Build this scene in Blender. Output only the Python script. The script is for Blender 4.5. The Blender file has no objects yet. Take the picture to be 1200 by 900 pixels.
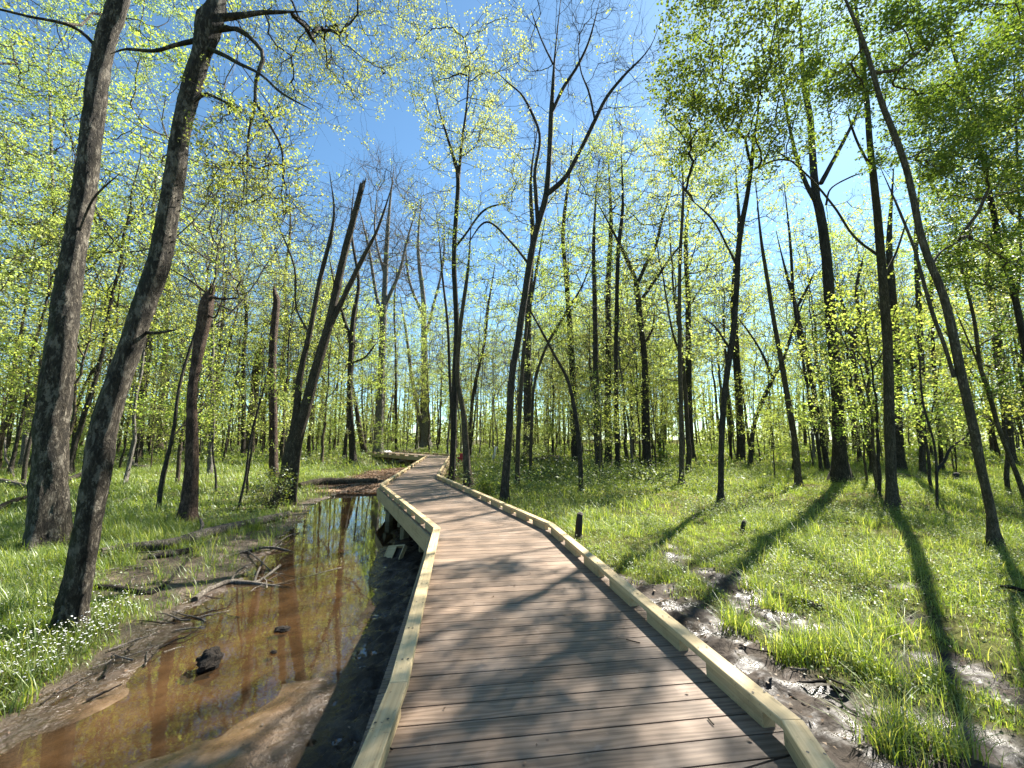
import bpy, math, random
import numpy as np
from mathutils import Vector

RNG = np.random.default_rng(11)
random.seed(5)
S = bpy.context.scene
COL = S.collection
PI = math.pi

# ------------------------------------------------------------------ camera
FPX = 480.0
YH = 513.0
TILT = math.atan((YH - 450) / FPX)
CZ = 2.20
CAM = np.array([0.0, 0.0, CZ])
cam_data = bpy.data.cameras.new('camera')
cam = bpy.data.objects.new('camera', cam_data)
COL.objects.link(cam)
cam.location = CAM
cam.rotation_euler = (PI / 2 + TILT, 0, 0)
cam_data.sensor_width = 36
cam_data.lens = FPX / 1200 * 36
cam_data.clip_start = 0.05
cam_data.clip_end = 2000
S.camera = cam
CT, ST = math.cos(TILT), math.sin(TILT)


def ray(px, py):
    X = (px - 600) / FPX
    Y = (450 - py) / FPX
    return np.array([X, CT - Y * ST, ST + Y * CT])


def at_depth(px, py, d):
    r = ray(px, py)
    return CAM + r * (d / r[1])


def at_z(px, py, z):
    r = ray(px, py)
    return CAM + r * ((z - CZ) / r[2])


# ------------------------------------------------------------------ noise
def _hash(ix, iy, seed):
    n = (ix.astype(np.int64) * 374761393 + iy.astype(np.int64) * 668265263 + seed * 1442695041) & 0xffffffff
    n = ((n ^ (n >> 13)) * 1274126177) & 0xffffffff
    n = n ^ (n >> 16)
    return (n & 0xffff) / 65535.0


def vnoise(x, y, seed=0):
    x = np.asarray(x, float)
    y = np.asarray(y, float)
    ix, iy = np.floor(x), np.floor(y)
    fx, fy = x - ix, y - iy
    fx = fx * fx * (3 - 2 * fx)
    fy = fy * fy * (3 - 2 * fy)
    a = _hash(ix, iy, seed); b = _hash(ix + 1, iy, seed)
    c = _hash(ix, iy + 1, seed); d = _hash(ix + 1, iy + 1, seed)
    return (a * (1 - fx) + b * fx) * (1 - fy) + (c * (1 - fx) + d * fx) * fy


def fbm(x, y, seed=0, oct=4):
    s = 0; a = 0.5; t = 0
    for i in range(oct):
        s = s + a * vnoise(x * 2 ** i, y * 2 ** i, seed + i * 17)
        t += a
        a *= 0.5
    return s / t * 2 - 1


def sstep(a, b, x):
    t = np.clip((x - a) / (b - a), 0, 1)
    return t * t * (3 - 2 * t)


# ------------------------------------------------------------------ layout of deck
DECK = 0.75
RTOP = DECK + 0.13
Lp = [(-0.40, -5.0), (-0.565, 1.2), tuple(at_z(467, 799, RTOP)[:2]), tuple(at_z(512, 618, RTOP)[:2]),
      tuple(at_z(447, 567, RTOP)[:2]), (-6.4, 31.0), (-13.8, 40.0)]
Rp = [(1.16, -5.0), (1.14, 1.3), tuple(at_z(928, 843, RTOP)[:2]), tuple(at_z(645, 613, RTOP)[:2]),
      tuple(at_z(513, 556.5, RTOP)[:2]), (-5.0, 33.6), (-12.2, 43.0)]
Lp = [np.array(p) for p in Lp]
Rp = [np.array(p) for p in Rp]
_ly = np.array([p[1] for p in Lp]); _lx = np.array([p[0] for p in Lp])
_ry = np.array([p[1] for p in Rp]); _rx = np.array([p[0] for p in Rp])


def deck_l(y): return np.interp(y, _ly, _lx)
def deck_r(y): return np.interp(y, _ry, _rx)


# ------------------------------------------------------------------ terrain
LBY = np.array([-12, 2.96, 3.68, 4.87, 6.7, 9.9, 14.7, 17.5])
LBX = np.array([-3.3, -3.68, -3.7, -3.85, -4.2, -5.1, -6.7, -6.9])
RBY = np.array([-12, 0, 2.9, 6.0, 8.3, 11, 14, 17.5])
RBX = np.array([-0.9, -1.0, -1.42, -2.05, -2.6, -2.9, -3.6, -4.6])


def channel(x, y):
    """positive inside the stream, negative outside (about metres from the shore)"""
    lb = np.interp(y, LBY, LBX) + 0.22 * fbm(y * 0.9, x * 0 + 3.1, 5)
    rb = np.interp(y, RBY, RBX) + 0.16 * fbm(y * 1.3, x * 0 + 9.1, 6)
    far = 17.0 + 0.5 * fbm(x * 0.8, x * 0 + 1.2, 8)
    return np.minimum(np.minimum(x - lb, rb - x), far - y), x - (lb + rb) / 2


def height(x, y):
    x = np.asarray(x, float); y = np.asarray(y, float)
    s, side = channel(x, y)
    r = np.hypot(x, y)
    det = sstep(45, 12, r)
    bed = -0.020 - 0.030 * sstep(0, 1.1, s) - 0.08 * sstep(7, 13, y)
    bed = bed + 0.066 * fbm(x * 0.8 + 4 + 0.5 * y, y * 0.45 - 0.3 * x, 21, 4) * (1 - 0.7 * sstep(8, 12, y)) + 0.014 * fbm(x * 3.5, y * 3, 23, 4)
    # a sand bar between the channel and the deck
    bar = np.exp(-((x + 1.75 + 0.11 * (y - 3)) / 0.55) ** 2) * sstep(7, 4.2, y) * sstep(1.2, 2.6, y)
    bed = bed + 0.016 * bar
    o = -s
    leftb = 0.02 * sstep(0, 0.3, o) + 0.10 * sstep(0.3, 1.1, o) + 0.16 * sstep(0.8, 3.2, o)
    leftb = leftb + 0.018 * fbm(x * 4, y * 4, 31, 3) * det + 0.05 * fbm(x * 0.5, y * 0.5, 33, 3) * sstep(0.5, 2, o)
    rightb = 0.035 * sstep(0, 0.7, o) + 0.03 * sstep(0.5, 1.2, o) + 0.26 * sstep(1.2, 3.2, o)
    lump = fbm(x * 7, y * 7, 41, 4)
    lump2 = np.abs(fbm(x * 11 + 3, y * 11, 42, 4))
    rightb = rightb + (0.060 * lump - 0.075 * lump2 + 0.032 + 0.02 * fbm(x * 2.2, y * 2.2, 43, 3)) * det * sstep(0.0, 0.3, o) \
        + 0.05 * fbm(x * 0.5, y * 0.5, 45, 3) * sstep(2, 4, o)
    farb = 0.10 * sstep(0, 0.5, o) + 0.14 * sstep(0.3, 2.5, o) + 0.03 * fbm(x * 3, y * 3, 47, 3) * det
    w_far = sstep(16.4, 17.4, y)
    out = np.where(side < 0, leftb, rightb) * (1 - w_far) + farb * w_far
    t = sstep(-0.02, 0.06, s)
    h = out * (1 - t) + bed * t
    # the floodplain rises a little into the distance, rolls gently
    dx = np.maximum(0, r - 14)
    h = h + np.minimum(0.011 * dx, 1.1) * (1 - 0.55 * np.exp(-((x + 7) / 7) ** 2) * sstep(60, 35, r)) + 0.25 * fbm(x * 0.05, y * 0.05, 51, 2) * sstep(15, 40, r)
    h = h - 0.42 * np.exp(-((x + 9.3) / 3.6) ** 2 - ((y - 32.5) / 4.0) ** 2)
    # never poke through the deck
    ins = np.minimum(x - deck_l(y), deck_r(y) - x)
    lim = DECK - 0.28
    h = np.where((ins > -0.4) & (y < 44), np.minimum(h, lim), h)
    return h


def masks(x, y):
    """mud, litter, sand, grass densities 0..1"""
    s, side = channel(x, y)
    n1 = fbm(x * 1.1, y * 1.1, 61, 4)
    n2 = fbm(x * 0.45, y * 0.45, 62, 3)
    n3 = fbm(x * 2.6, y * 2.6, 63, 3)
    o = -s
    left = side < 0
    mud_l = sstep(0.80, 0.30, o + 0.55 * n1)
    wet = np.exp(-((x + 4.6) / 1.6) ** 2) * np.exp(-((y - 8.2) / 2.4) ** 2)
    mud_l = np.maximum(mud_l, np.where(n1 + 0.2 * n3 > 0.25 - 0.8 * wet, 0.9, 0) * sstep(0.05, 0.4, wet))
    e = x - deck_r(y)                         # metres to the side of the deck's right edge
    strip = sstep(0.65, 0.15, e + 0.9 * n1 - 1.1 * sstep(8, 3.0, y))
    pud = sstep(0.16, 0.38, n1 + 0.35 * n2 + 0.30 * np.exp(-((x - 3.3) / 1.7) ** 2 - ((y - 4.6) / 2.4) ** 2) - 0.2 - 0.5 * sstep(6, 12, y) - 0.6*sstep(4.5, 8, e))
    mud_r = np.maximum(strip, pud * sstep(14, 8, y))
    mud_r = np.where(e < 0.1, 1.0, mud_r)
    mud = np.where(left, mud_l, mud_r)
    mud = np.where(s > 0, 1.0, mud)
    beyond = sstep(15.8, 17.0, y)
    lit_zone = sstep(0.9, 0.4, np.abs(x + 5.9 - 0.0 * y) / (3.4 + 0.8 * n2)) * sstep(15.5, 17.2, y) * sstep(34, 24, y)
    mud = mud * (1 - beyond * sstep(-0.3, 0.4, o)) + 0
    litter = np.maximum(lit_zone, 0.35 * sstep(0.1, 0.5, n2) * sstep(10, 14, np.hypot(x, y)))
    sand = sstep(0.0, 0.55, s + 0.25 * n1)
    deckin = np.minimum(x - deck_l(y), deck_r(y) - x)
    grass = (1 - mud) * (1 - np.clip(lit_zone * 1.2, 0, 1)) * (deckin < -0.06)
    return mud, litter, sand, grass


def ground_hit(px, py):
    r = ray(px, py)
    t = 1.2
    p = CAM + r * t
    for i in range(4000):
        p = CAM + r * t
        if p[2] <= float(height(p[0], p[1])):
            break
        t += max(0.02, 0.01 * t)
        if t > 160:
            break
    return p


# ------------------------------------------------------------------ materials
def new_mat(name):
    m = bpy.data.materials.new(name)
    m.use_nodes = True
    nt = m.node_tree
    for n in list(nt.nodes):
        nt.nodes.remove(n)
    out = nt.nodes.new('ShaderNodeOutputMaterial')
    return m, nt, out


class NT:
    """tiny node builder"""
    def __init__(self, nt): self.nt = nt

    def n(self, t, **kw):
        nd = self.nt.nodes.new(t)
        for k, v in kw.items():
            if k.startswith('i_'):
                key = k[2:]
                key = int(key) if key.isdigit() else key.replace('_', ' ')
                s = nd.inputs[key]
                if hasattr(v, 'is_output') or isinstance(v, bpy.types.NodeSocket):
                    self.nt.links.new(v, s)
                else:
                    s.default_value = v
            else:
                setattr(nd, k, v)
        return nd

    def link(self, a, b): self.nt.links.new(a, b)

    def ramp(self, fac, stops, interp='LINEAR'):
        r = self.nt.nodes.new('ShaderNodeValToRGB')
        r.color_ramp.interpolation = interp
        el = r.color_ramp.elements
        while len(el) < len(stops):
            el.new(0.5)
        for e, (p, c) in zip(el, stops):
            e.position = p
            e.color = (*c, 1) if len(c) == 3 else c
        self.nt.links.new(fac, r.inputs['Fac'])
        return r.outputs['Color']

    def mix(self, f, a, b, blend='MIX'):
        m = self.nt.nodes.new('ShaderNodeMix')
        m.data_type = 'RGBA'
        m.blend_type = blend
        for s, v in ((m.inputs[0], f), (m.inputs[6], a), (m.inputs[7], b)):
            if isinstance(v, bpy.types.NodeSocket):
                self.nt.links.new(v, s)
            else:
                s.default_value = v if not isinstance(v, tuple) else ((*v, 1) if len(v) == 3 else v)
        return m.outputs[2]

    def math(self, op, a, b=0.0, clamp=False):
        m = self.nt.nodes.new('ShaderNodeMath')
        m.operation = op
        m.use_clamp = clamp
        for s, v in ((m.inputs[0], a), (m.inputs[1], b)):
            if isinstance(v, bpy.types.NodeSocket):
                self.nt.links.new(v, s)
            else:
                s.default_value = v
        return m.outputs[0]

    def noise(self, vec, scale, detail=4, rough=0.55, dist=0.0):
        nd = self.nt.nodes.new('ShaderNodeTexNoise')
        nd.inputs['Scale'].default_value = scale
        nd.inputs['Detail'].default_value = detail
        nd.inputs['Roughness'].default_value = rough
        nd.inputs['Distortion'].default_value = dist
        if vec is not None:
            self.nt.links.new(vec, nd.inputs['Vector'])
        return nd.outputs['Fac']

    def scaled(self, vec, sc):
        m = self.nt.nodes.new('ShaderNodeMapping')
        m.inputs['Scale'].default_value = sc
        self.nt.links.new(vec, m.inputs['Vector'])
        return m.outputs['Vector']

    def attr(self, name, kind='Fac'):
        a = self.nt.nodes.new('ShaderNodeAttribute')
        a.attribute_name = name
        return a.outputs[kind]

    def bump(self, h, strength, dist=0.02):
        b = self.nt.nodes.new('ShaderNodeBump')
        b.inputs['Strength'].default_value = strength
        b.inputs['Distance'].default_value = dist
        self.nt.links.new(h, b.inputs['Height'])
        return b.outputs['Normal']


def bark(name, dark, mid, light, moss=0.0, scale=1.0, patch=0.0, bump=0.7):
    m, nt, out = new_mat(name)
    g = NT(nt)
    co = nt.nodes.new('ShaderNodeTexCoord').outputs['Object']
    oi = nt.nodes.new('ShaderNodeObjectInfo').outputs['Random']
    wn_ = nt.nodes.new('ShaderNodeTexNoise'); wn_.inputs['Scale'].default_value = 3.0; wn_.inputs['Detail'].default_value = 3
    nt.links.new(co, wn_.inputs['Vector'])
    wob = nt.nodes.new('ShaderNodeVectorMath'); wob.operation = 'MULTIPLY_ADD'
    nt.links.new(wn_.outputs['Color'], wob.inputs[0]); wob.inputs[1].default_value = (0.16, 0.16, 0.30)
    nt.links.new(co, wob.inputs[2])
    cw = wob.outputs[0]
    n1 = g.noise(g.scaled(cw, (9 * scale, 9 * scale, 1.7 * scale)), 3.0, 8, 0.68, 0.6)
    n2 = g.noise(g.scaled(co, (3 * scale, 3 * scale, 1.6 * scale)), 1.2, 4, 0.6)
    n3 = g.noise(g.scaled(cw, (14 * scale, 14 * scale, 9 * scale)), 2.0, 5, 0.65)
    vo = nt.nodes.new('ShaderNodeTexVoronoi')
    vo.feature = 'F1'
    vo.inputs['Scale'].default_value = 2.4
    nt.links.new(g.scaled(cw, (9 * scale, 9 * scale, 2.0 * scale)), vo.inputs['Vector'])
    ridge = g.math('MULTIPLY', g.math('ABSOLUTE', g.math('SUBTRACT', n1, 0.5)), 5.0, True)
    hgt = g.math('ADD', g.math('ADD', g.math('MULTIPLY', ridge, 0.42), g.math('MULTIPLY', n3, 0.42)), g.math('MULTIPLY', vo.outputs['Distance'], 0.22))
    col = g.ramp(hgt, [(0.30, dark), (0.50, mid), (0.70, light)])
    col = g.mix(g.math('MULTIPLY', g.math('SUBTRACT', n2, 0.47, True), 4.0, True), col, dark)
    if patch > 0:
        pn = g.noise(g.scaled(co, (5, 5, 2.5)), 1.5, 6, 0.7)
        col = g.mix(g.math('MULTIPLY', g.ramp(pn, [(0.54, (0, 0, 0)), (0.60, (1, 1, 1))]), patch), col, light)
        col = g.mix(g.math('MULTIPLY', g.ramp(pn, [(0.36, (1, 1, 1)), (0.45, (0, 0, 0))]), 0.8), col, dark)
    if moss > 0:
        geo = nt.nodes.new('ShaderNodeNewGeometry')
        sep = nt.nodes.new('ShaderNodeSeparateXYZ')
        nt.links.new(geo.outputs['Normal'], sep.inputs[0])
        side = g.math('MULTIPLY', g.math('ADD', g.math('MULTIPLY', sep.outputs['X'], -0.8), 0.25, True), moss, True)
        mn = g.noise(co, 5, 3, 0.6)
        side = g.math('MULTIPLY', side, g.ramp(mn, [(0.35, (0, 0, 0)), (0.6, (1, 1, 1))]), True)
        col = g.mix(side, col, (0.05, 0.07, 0.015))
    hsv = nt.nodes.new('ShaderNodeHueSaturation')
    nt.links.new(g.math('ADD', g.math('MULTIPLY', oi, 0.5), 0.75), hsv.inputs['Value'])
    nt.links.new(col, hsv.inputs['Color'])
    p = g.n('ShaderNodeBsdfPrincipled', i_Roughness=0.85)
    p.inputs['Specular IOR Level'].default_value = 0.25
    nt.links.new(hsv.outputs['Color'], p.inputs['Base Color'])
    nt.links.new(g.bump(hgt, bump, 0.09), p.inputs['Normal'])
    nt.links.new(p.outputs[0], out.inputs[0])
    return m


def leaf_mat(name, c0, c1, c2, trans, tcol, rough=0.45, gloss=0.08):
    """thin leaves: diffuse + translucent + a little gloss, colour varied leaf by leaf (attribute var)"""
    m, nt, out = new_mat(name)
    g = NT(nt)
    var = g.attr('var')
    oi = nt.nodes.new('ShaderNodeObjectInfo').outputs['Random']
    col = g.ramp(var, [(0.0, c0), (0.55, c1), (1.0, c2)])
    hsv = nt.nodes.new('ShaderNodeHueSaturation')
    nt.links.new(col, hsv.inputs['Color'])
    nt.links.new(g.math('ADD', g.math('MULTIPLY', oi, 0.035), 0.483), hsv.inputs['Hue'])
    nt.links.new(g.math('ADD', g.math('MULTIPLY', oi, 0.3), 0.85), hsv.inputs['Value'])
    col = hsv.outputs['Color']
    tc = g.mix(1.0, col, tcol, 'MULTIPLY')
    d = g.n('ShaderNodeBsdfDiffuse', i_Color=col)
    t = g.n('ShaderNodeBsdfTranslucent', i_Color=tc)
    gl = g.n('ShaderNodeBsdfGlossy', i_Roughness=rough)
    gl.inputs['Color'].default_value = (0.9, 0.95, 0.9, 1)
    mx = nt.nodes.new('ShaderNodeMixShader')
    mx.inputs[0].default_value = trans
    nt.links.new(d.outputs[0], mx.inputs[1]); nt.links.new(t.outputs[0], mx.inputs[2])
    mx2 = nt.nodes.new('ShaderNodeMixShader')
    mx2.inputs[0].default_value = gloss
    nt.links.new(mx.outputs[0], mx2.inputs[1]); nt.links.new(gl.outputs[0], mx2.inputs[2])
    nt.links.new(mx2.outputs[0], out.inputs[0])
    return m


M = {}
M['bark_grey'] = bark('bark_grey', (0.02, 0.016, 0.011), (0.10, 0.082, 0.058), (0.34, 0.30, 0.235), moss=0.9, patch=0.55, bump=1.0, scale=0.7)
M['bark_dark'] = bark('bark_dark', (0.02, 0.017, 0.012), (0.062, 0.052, 0.038), (0.15, 0.13, 0.10), scale=1.2)
M['bark_brown'] = bark('bark_brown', (0.035, 0.026, 0.016), (0.115, 0.09, 0.058), (0.23, 0.19, 0.13), scale=1.3, moss=0.2)
M['bark_pale'] = bark('bark_pale', (0.06, 0.055, 0.045), (0.17, 0.155, 0.13), (0.33, 0.31, 0.27), scale=1.2)
M['bark_red'] = bark('bark_red', (0.022, 0.014, 0.009), (0.085, 0.052, 0.034), (0.19, 0.13, 0.095), scale=1.3, patch=0.4)
M['dead_wood'] = bark('dead_wood', (0.06, 0.05, 0.04), (0.22, 0.19, 0.15), (0.42, 0.38, 0.32), scale=1.6)
M['wet_wood'] = bark('wet_wood', (0.01, 0.008, 0.006), (0.03, 0.022, 0.016), (0.06, 0.045, 0.03), scale=1.6)
M['leaf_spring'] = leaf_mat('leaf_spring', (0.105, 0.15, 0.03), (0.215, 0.27, 0.06), (0.34, 0.375, 0.11), 0.64, (1.75, 1.7, 1.1), gloss=0.025)
M['leaf_pale'] = leaf_mat('leaf_pale', (0.16, 0.195, 0.055), (0.255, 0.295, 0.085), (0.35, 0.375, 0.13), 0.62, (1.6, 1.55, 1.15), gloss=0.04)
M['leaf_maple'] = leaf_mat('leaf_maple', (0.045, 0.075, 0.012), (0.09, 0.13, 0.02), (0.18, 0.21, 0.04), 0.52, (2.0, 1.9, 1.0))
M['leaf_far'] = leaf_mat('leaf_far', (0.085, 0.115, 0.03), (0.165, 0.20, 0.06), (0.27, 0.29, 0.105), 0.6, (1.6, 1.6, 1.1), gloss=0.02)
M['grass'] = leaf_mat('grass_blade', (0.065, 0.115, 0.016), (0.16, 0.22, 0.032), (0.39, 0.40, 0.14), 0.55, (1.8, 1.7, 0.8), rough=0.45, gloss=0.06)
M['cover'] = leaf_mat('cover_leaf', (0.055, 0.095, 0.02), (0.125, 0.175, 0.048), (0.28, 0.31, 0.14), 0.48, (1.7, 1.65, 0.9), rough=0.5, gloss=0.035)
M['dry_leaf'] = leaf_mat('dry_leaf', (0.05, 0.028, 0.015), (0.15, 0.092, 0.052), (0.33, 0.235, 0.155), 0.2, (1.2, 1.0, 0.8), gloss=0.05)


def simple(name, col, rough=0.6, spec=0.4):
    m, nt, out = new_mat(name)
    g = NT(nt)
    co = nt.nodes.new('ShaderNodeTexCoord').outputs['Object']
    n = g.noise(co, 14, 4)
    c = g.mix(n, tuple(v * 0.75 for v in col), tuple(min(1, v * 1.2) for v in col))
    p = g.n('ShaderNodeBsdfPrincipled', i_Roughness=rough)
    p.inputs['Specular IOR Level'].default_value = spec
    nt.links.new(c, p.inputs['Base Color'])
    nt.links.new(p.outputs[0], out.inputs[0])
    return m


M['petal'] = simple('petal_white', (0.78, 0.78, 0.76), 0.6)
M['screw'] = simple('screw_and_box_shade', (0.03, 0.025, 0.02), 0.5)  # screw heads, and the shade painted inside the open box
M['red'] = simple('red_paint', (0.42, 0.03, 0.035), 0.4)
M['white'] = simple('white_plastic', (0.75, 0.74, 0.72), 0.4)
M['black'] = simple('black_char', (0.014, 0.012, 0.011), 0.75)
M['rock'] = simple('rock_grey', (0.30, 0.28, 0.25), 0.85)


def lumber(name, c0, c1, c2):
    m, nt, out = new_mat(name)
    g = NT(nt)
    b = nt.nodes.new('ShaderNodeAttribute'); b.attribute_name = 'bco'
    v = b.outputs['Vector']
    wob = g.noise(g.scaled(v, (1.2, 6, 1)), 1.0, 3)
    gr = g.noise(g.scaled(v, (1.6, 60, 1)), 1.0, 5, 0.6, 0.8)
    big = g.noise(g.scaled(v, (0.9, 2.5, 1)), 1.0, 3)
    col = g.ramp(gr, [(0.25, c0), (0.5, c1), (0.78, c2)])
    col = g.mix(g.math('MULTIPLY', big, 0.55), col, c0)
    kn = nt.nodes.new('ShaderNodeTexVoronoi')
    kn.inputs['Scale'].default_value = 1.0
    nt.links.new(g.scaled(v, (2.4, 9, 1)), kn.inputs['Vector'])
    kf = g.ramp(kn.outputs['Distance'], [(0.05, (1, 1, 1)), (0.12, (0, 0, 0))])
    col = g.mix(g.math('MULTIPLY', kf, 0.5), col, tuple(x * 0.4 for x in c0))
    sp_ = nt.nodes.new('ShaderNodeSeparateXYZ'); nt.links.new(v, sp_.inputs[0])
    hs = nt.nodes.new('ShaderNodeHueSaturation'); nt.links.new(col, hs.inputs['Color'])
    nt.links.new(g.math('ADD', g.math('MULTIPLY', sp_.outputs['Z'], 0.016), 0.80), hs.inputs['Value'])
    col = hs.outputs['Color']
    cob = nt.nodes.new('ShaderNodeTexCoord').outputs['Object']
    stn = g.noise(cob, 3.5, 5, 0.65)
    col = g.mix(g.ramp(stn, [(0.52, (0, 0, 0)), (0.72, (0.65, 0.65, 0.65))]), col, tuple(x * 0.5 for x in c0))
    spk = g.noise(cob, 40, 3, 0.7)
    col = g.mix(g.ramp(spk, [(0.64, (0, 0, 0)), (0.70, (0.7, 0.7, 0.7))]), col, (0.10, 0.075, 0.05))
    p = g.n('ShaderNodeBsdfPrincipled', i_Roughness=0.72)
    p.inputs['Specular IOR Level'].default_value = 0.25
    nt.links.new(col, p.inputs['Base Color'])
    nt.links.new(g.bump(gr, 0.25, 0.004), p.inputs['Normal'])
    nt.links.new(p.outputs[0], out.inputs[0])
    return m


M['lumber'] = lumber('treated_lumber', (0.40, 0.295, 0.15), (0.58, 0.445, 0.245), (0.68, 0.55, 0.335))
M['lumber_dark'] = lumber('treated_lumber_darker', (0.17, 0.135, 0.07), (0.27, 0.22, 0.12), (0.34, 0.29, 0.17))  # darker tone of the same lumber, for beams and posts


def decking():
    m, nt, out = new_mat('composite_decking')
    g = NT(nt)
    b = nt.nodes.new('ShaderNodeAttribute'); b.attribute_name = 'bco'
    v = b.outputs['Vector']
    sep = nt.nodes.new('ShaderNodeSeparateXYZ'); nt.links.new(v, sep.inputs[0])
    wv = nt.nodes.new('ShaderNodeTexWave')
    wv.wave_type = 'BANDS'; wv.bands_direction = 'Y'
    wv.inputs['Scale'].default_value = 9.0
    wv.inputs['Distortion'].default_value = 9.0
    wv.inputs['Detail'].default_value = 3.0
    wv.inputs['Detail Scale'].default_value = 1.4
    nt.links.new(g.scaled(v, (0.14, 1.0, 1.0)), wv.inputs['Vector'])
    fine = g.noise(g.scaled(v, (3, 130, 1)), 1.0, 3, 0.6)
    h = g.math('ADD', g.math('MULTIPLY', wv.outputs['Fac'], 0.30), g.math('MULTIPLY', fine, 0.70))
    col = g.ramp(h, [(0.22, (0.10, 0.066, 0.043)), (0.5, (0.187, 0.129, 0.087)), (0.78, (0.25, 0.181, 0.127))])
    tone = g.math('ADD', g.math('MULTIPLY', sep.outputs['Z'], 0.026), 0.74)
    hsv = nt.nodes.new('ShaderNodeHueSaturation')
    nt.links.new(col, hsv.inputs['Color']); nt.links.new(tone, hsv.inputs['Value'])
    co = nt.nodes.new('ShaderNodeTexCoord').outputs['Object']
    dirt = g.noise(co, 1.3, 5, 0.6)
    dust = g.noise(co, 6.0, 4, 0.7)
    c2 = g.mix(g.ramp(dirt, [(0.5, (0, 0, 0)), (0.75, (0.5, 0.5, 0.5))]), hsv.outputs['Color'], (0.28, 0.23, 0.185))
    c2 = g.mix(g.ramp(dust, [(0.62, (0, 0, 0)), (0.72, (0.35, 0.35, 0.35))]), c2, (0.33, 0.27, 0.22))
    vo = nt.nodes.new('ShaderNodeTexVoronoi'); vo.inputs['Scale'].default_value = 3.0
    nt.links.new(co, vo.inputs['Vector'])
    sp = g.ramp(vo.outputs['Distance'], [(0.018, (1, 1, 1)), (0.03, (0, 0, 0))])
    c2 = g.mix(g.math('MULTIPLY', sp, 0.6), c2, (0.08, 0.05, 0.035))
    p = g.n('ShaderNodeBsdfPrincipled', i_Roughness=0.62)
    p.inputs['Specular IOR Level'].default_value = 0.35
    nt.links.new(c2, p.inputs['Base Color'])
    nt.links.new(g.bump(h, 0.15, 0.002), p.inputs['Normal'])
    nt.links.new(p.outputs[0], out.inputs[0])
    return m


M['decking'] = decking()


def ground_mat():
    m, nt, out = new_mat('forest_floor')
    g = NT(nt)
    co = nt.nodes.new('ShaderNodeTexCoord').outputs['Object']
    mud = g.attr('mud'); lit = g.attr('litter'); sand = g.attr('sand'); rgt = g.attr('dark_mud')
    n_f = g.noise(co, 22, 5, 0.65)
    n_m = g.noise(co, 5, 5, 0.6)
    n_c = g.noise(co, 60, 3, 0.6)
    soil = g.ramp(n_f, [(0.3, (0.04, 0.036, 0.016)), (0.5, (0.08, 0.085, 0.03)), (0.7, (0.14, 0.14, 0.05))])
    litc = g.ramp(n_c, [(0.3, (0.09, 0.055, 0.032)), (0.5, (0.23, 0.15, 0.095)), (0.72, (0.40, 0.29, 0.21))])
    mudc = g.ramp(n_m, [(0.3, (0.03, 0.019, 0.011)), (0.55, (0.07, 0.046, 0.028)), (0.75, (0.13, 0.09, 0.058))])
    dmud = g.ramp(n_m, [(0.3, (0.018, 0.013, 0.009)), (0.55, (0.048, 0.036, 0.026)), (0.75, (0.10, 0.078, 0.060))])
    sandc = g.ramp(n_m, [(0.3, (0.11, 0.062, 0.028)), (0.5, (0.21, 0.130, 0.066)), (0.72, (0.33, 0.23, 0.145))])
    mudc = g.mix(rgt, mudc, dmud)
    c = g.mix(lit, soil, litc)
    c = g.mix(mud, c, mudc)
    sd = g.math('MULTIPLY', sand, g.math('SUBTRACT', 1.0, rgt, True), True)
    c = g.mix(sd, c, sandc)
    wetn = g.noise(co, 3.2, 4, 0.6)
    wet = g.math('MULTIPLY', mud, g.ramp(wetn, [(0.46, (0, 0, 0)), (0.60, (1, 1, 1))]), True)
    rough = g.math('SUBTRACT', 0.90, g.math('MULTIPLY', wet, g.math('ADD', 0.52, g.math('MULTIPLY', rgt, 0.16))))
    geo = nt.nodes.new('ShaderNodeNewGeometry')
    sx = nt.nodes.new('ShaderNodeSeparateXYZ'); nt.links.new(geo.outputs['Position'], sx.inputs[0])
    zz = g.math('ADD', sx.outputs['Z'], g.math('MULTIPLY', g.math('SUBTRACT', n_m, 0.5), 0.035))
    mr = nt.nodes.new('ShaderNodeMapRange'); mr.interpolation_type = 'SMOOTHSTEP'
    mr.inputs['From Min'].default_value = 0.045; mr.inputs['From Max'].default_value = 0.004
    nt.links.new(zz, mr.inputs['Value'])
    damp = g.math('MULTIPLY', mr.outputs[0], mud, True)
    c = g.mix(g.math('MULTIPLY', damp, 0.42), c, (0.035, 0.02, 0.01))
    rough = g.math('MULTIPLY', rough, g.math('SUBTRACT', 1.0, g.math('MULTIPLY', damp, 0.72)))
    p = g.n('ShaderNodeBsdfPrincipled')
    nt.links.new(c, p.inputs['Base Color']); nt.links.new(rough, p.inputs['Roughness'])
    nt.links.new(g.math('SUBTRACT', g.math('ADD', 0.15, g.math('MULTIPLY', mud, 0.40)), g.math('MULTIPLY', rgt, 0.30)), p.inputs['Specular IOR Level'])
    lump = g.noise(co, 16, 6, 0.62, 0.3)
    flat = g.math('SUBTRACT', g.math('SUBTRACT', 1.0, g.math('MULTIPLY', sd, 0.85)), g.math('MULTIPLY', rgt, 0.62), True)
    nt.links.new(g.bump(g.math('MULTIPLY', lump, flat), 0.9, 0.06), p.inputs['Normal'])
    nt.links.new(p.outputs[0], out.inputs[0])
    return m


M['ground'] = ground_mat()


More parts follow.
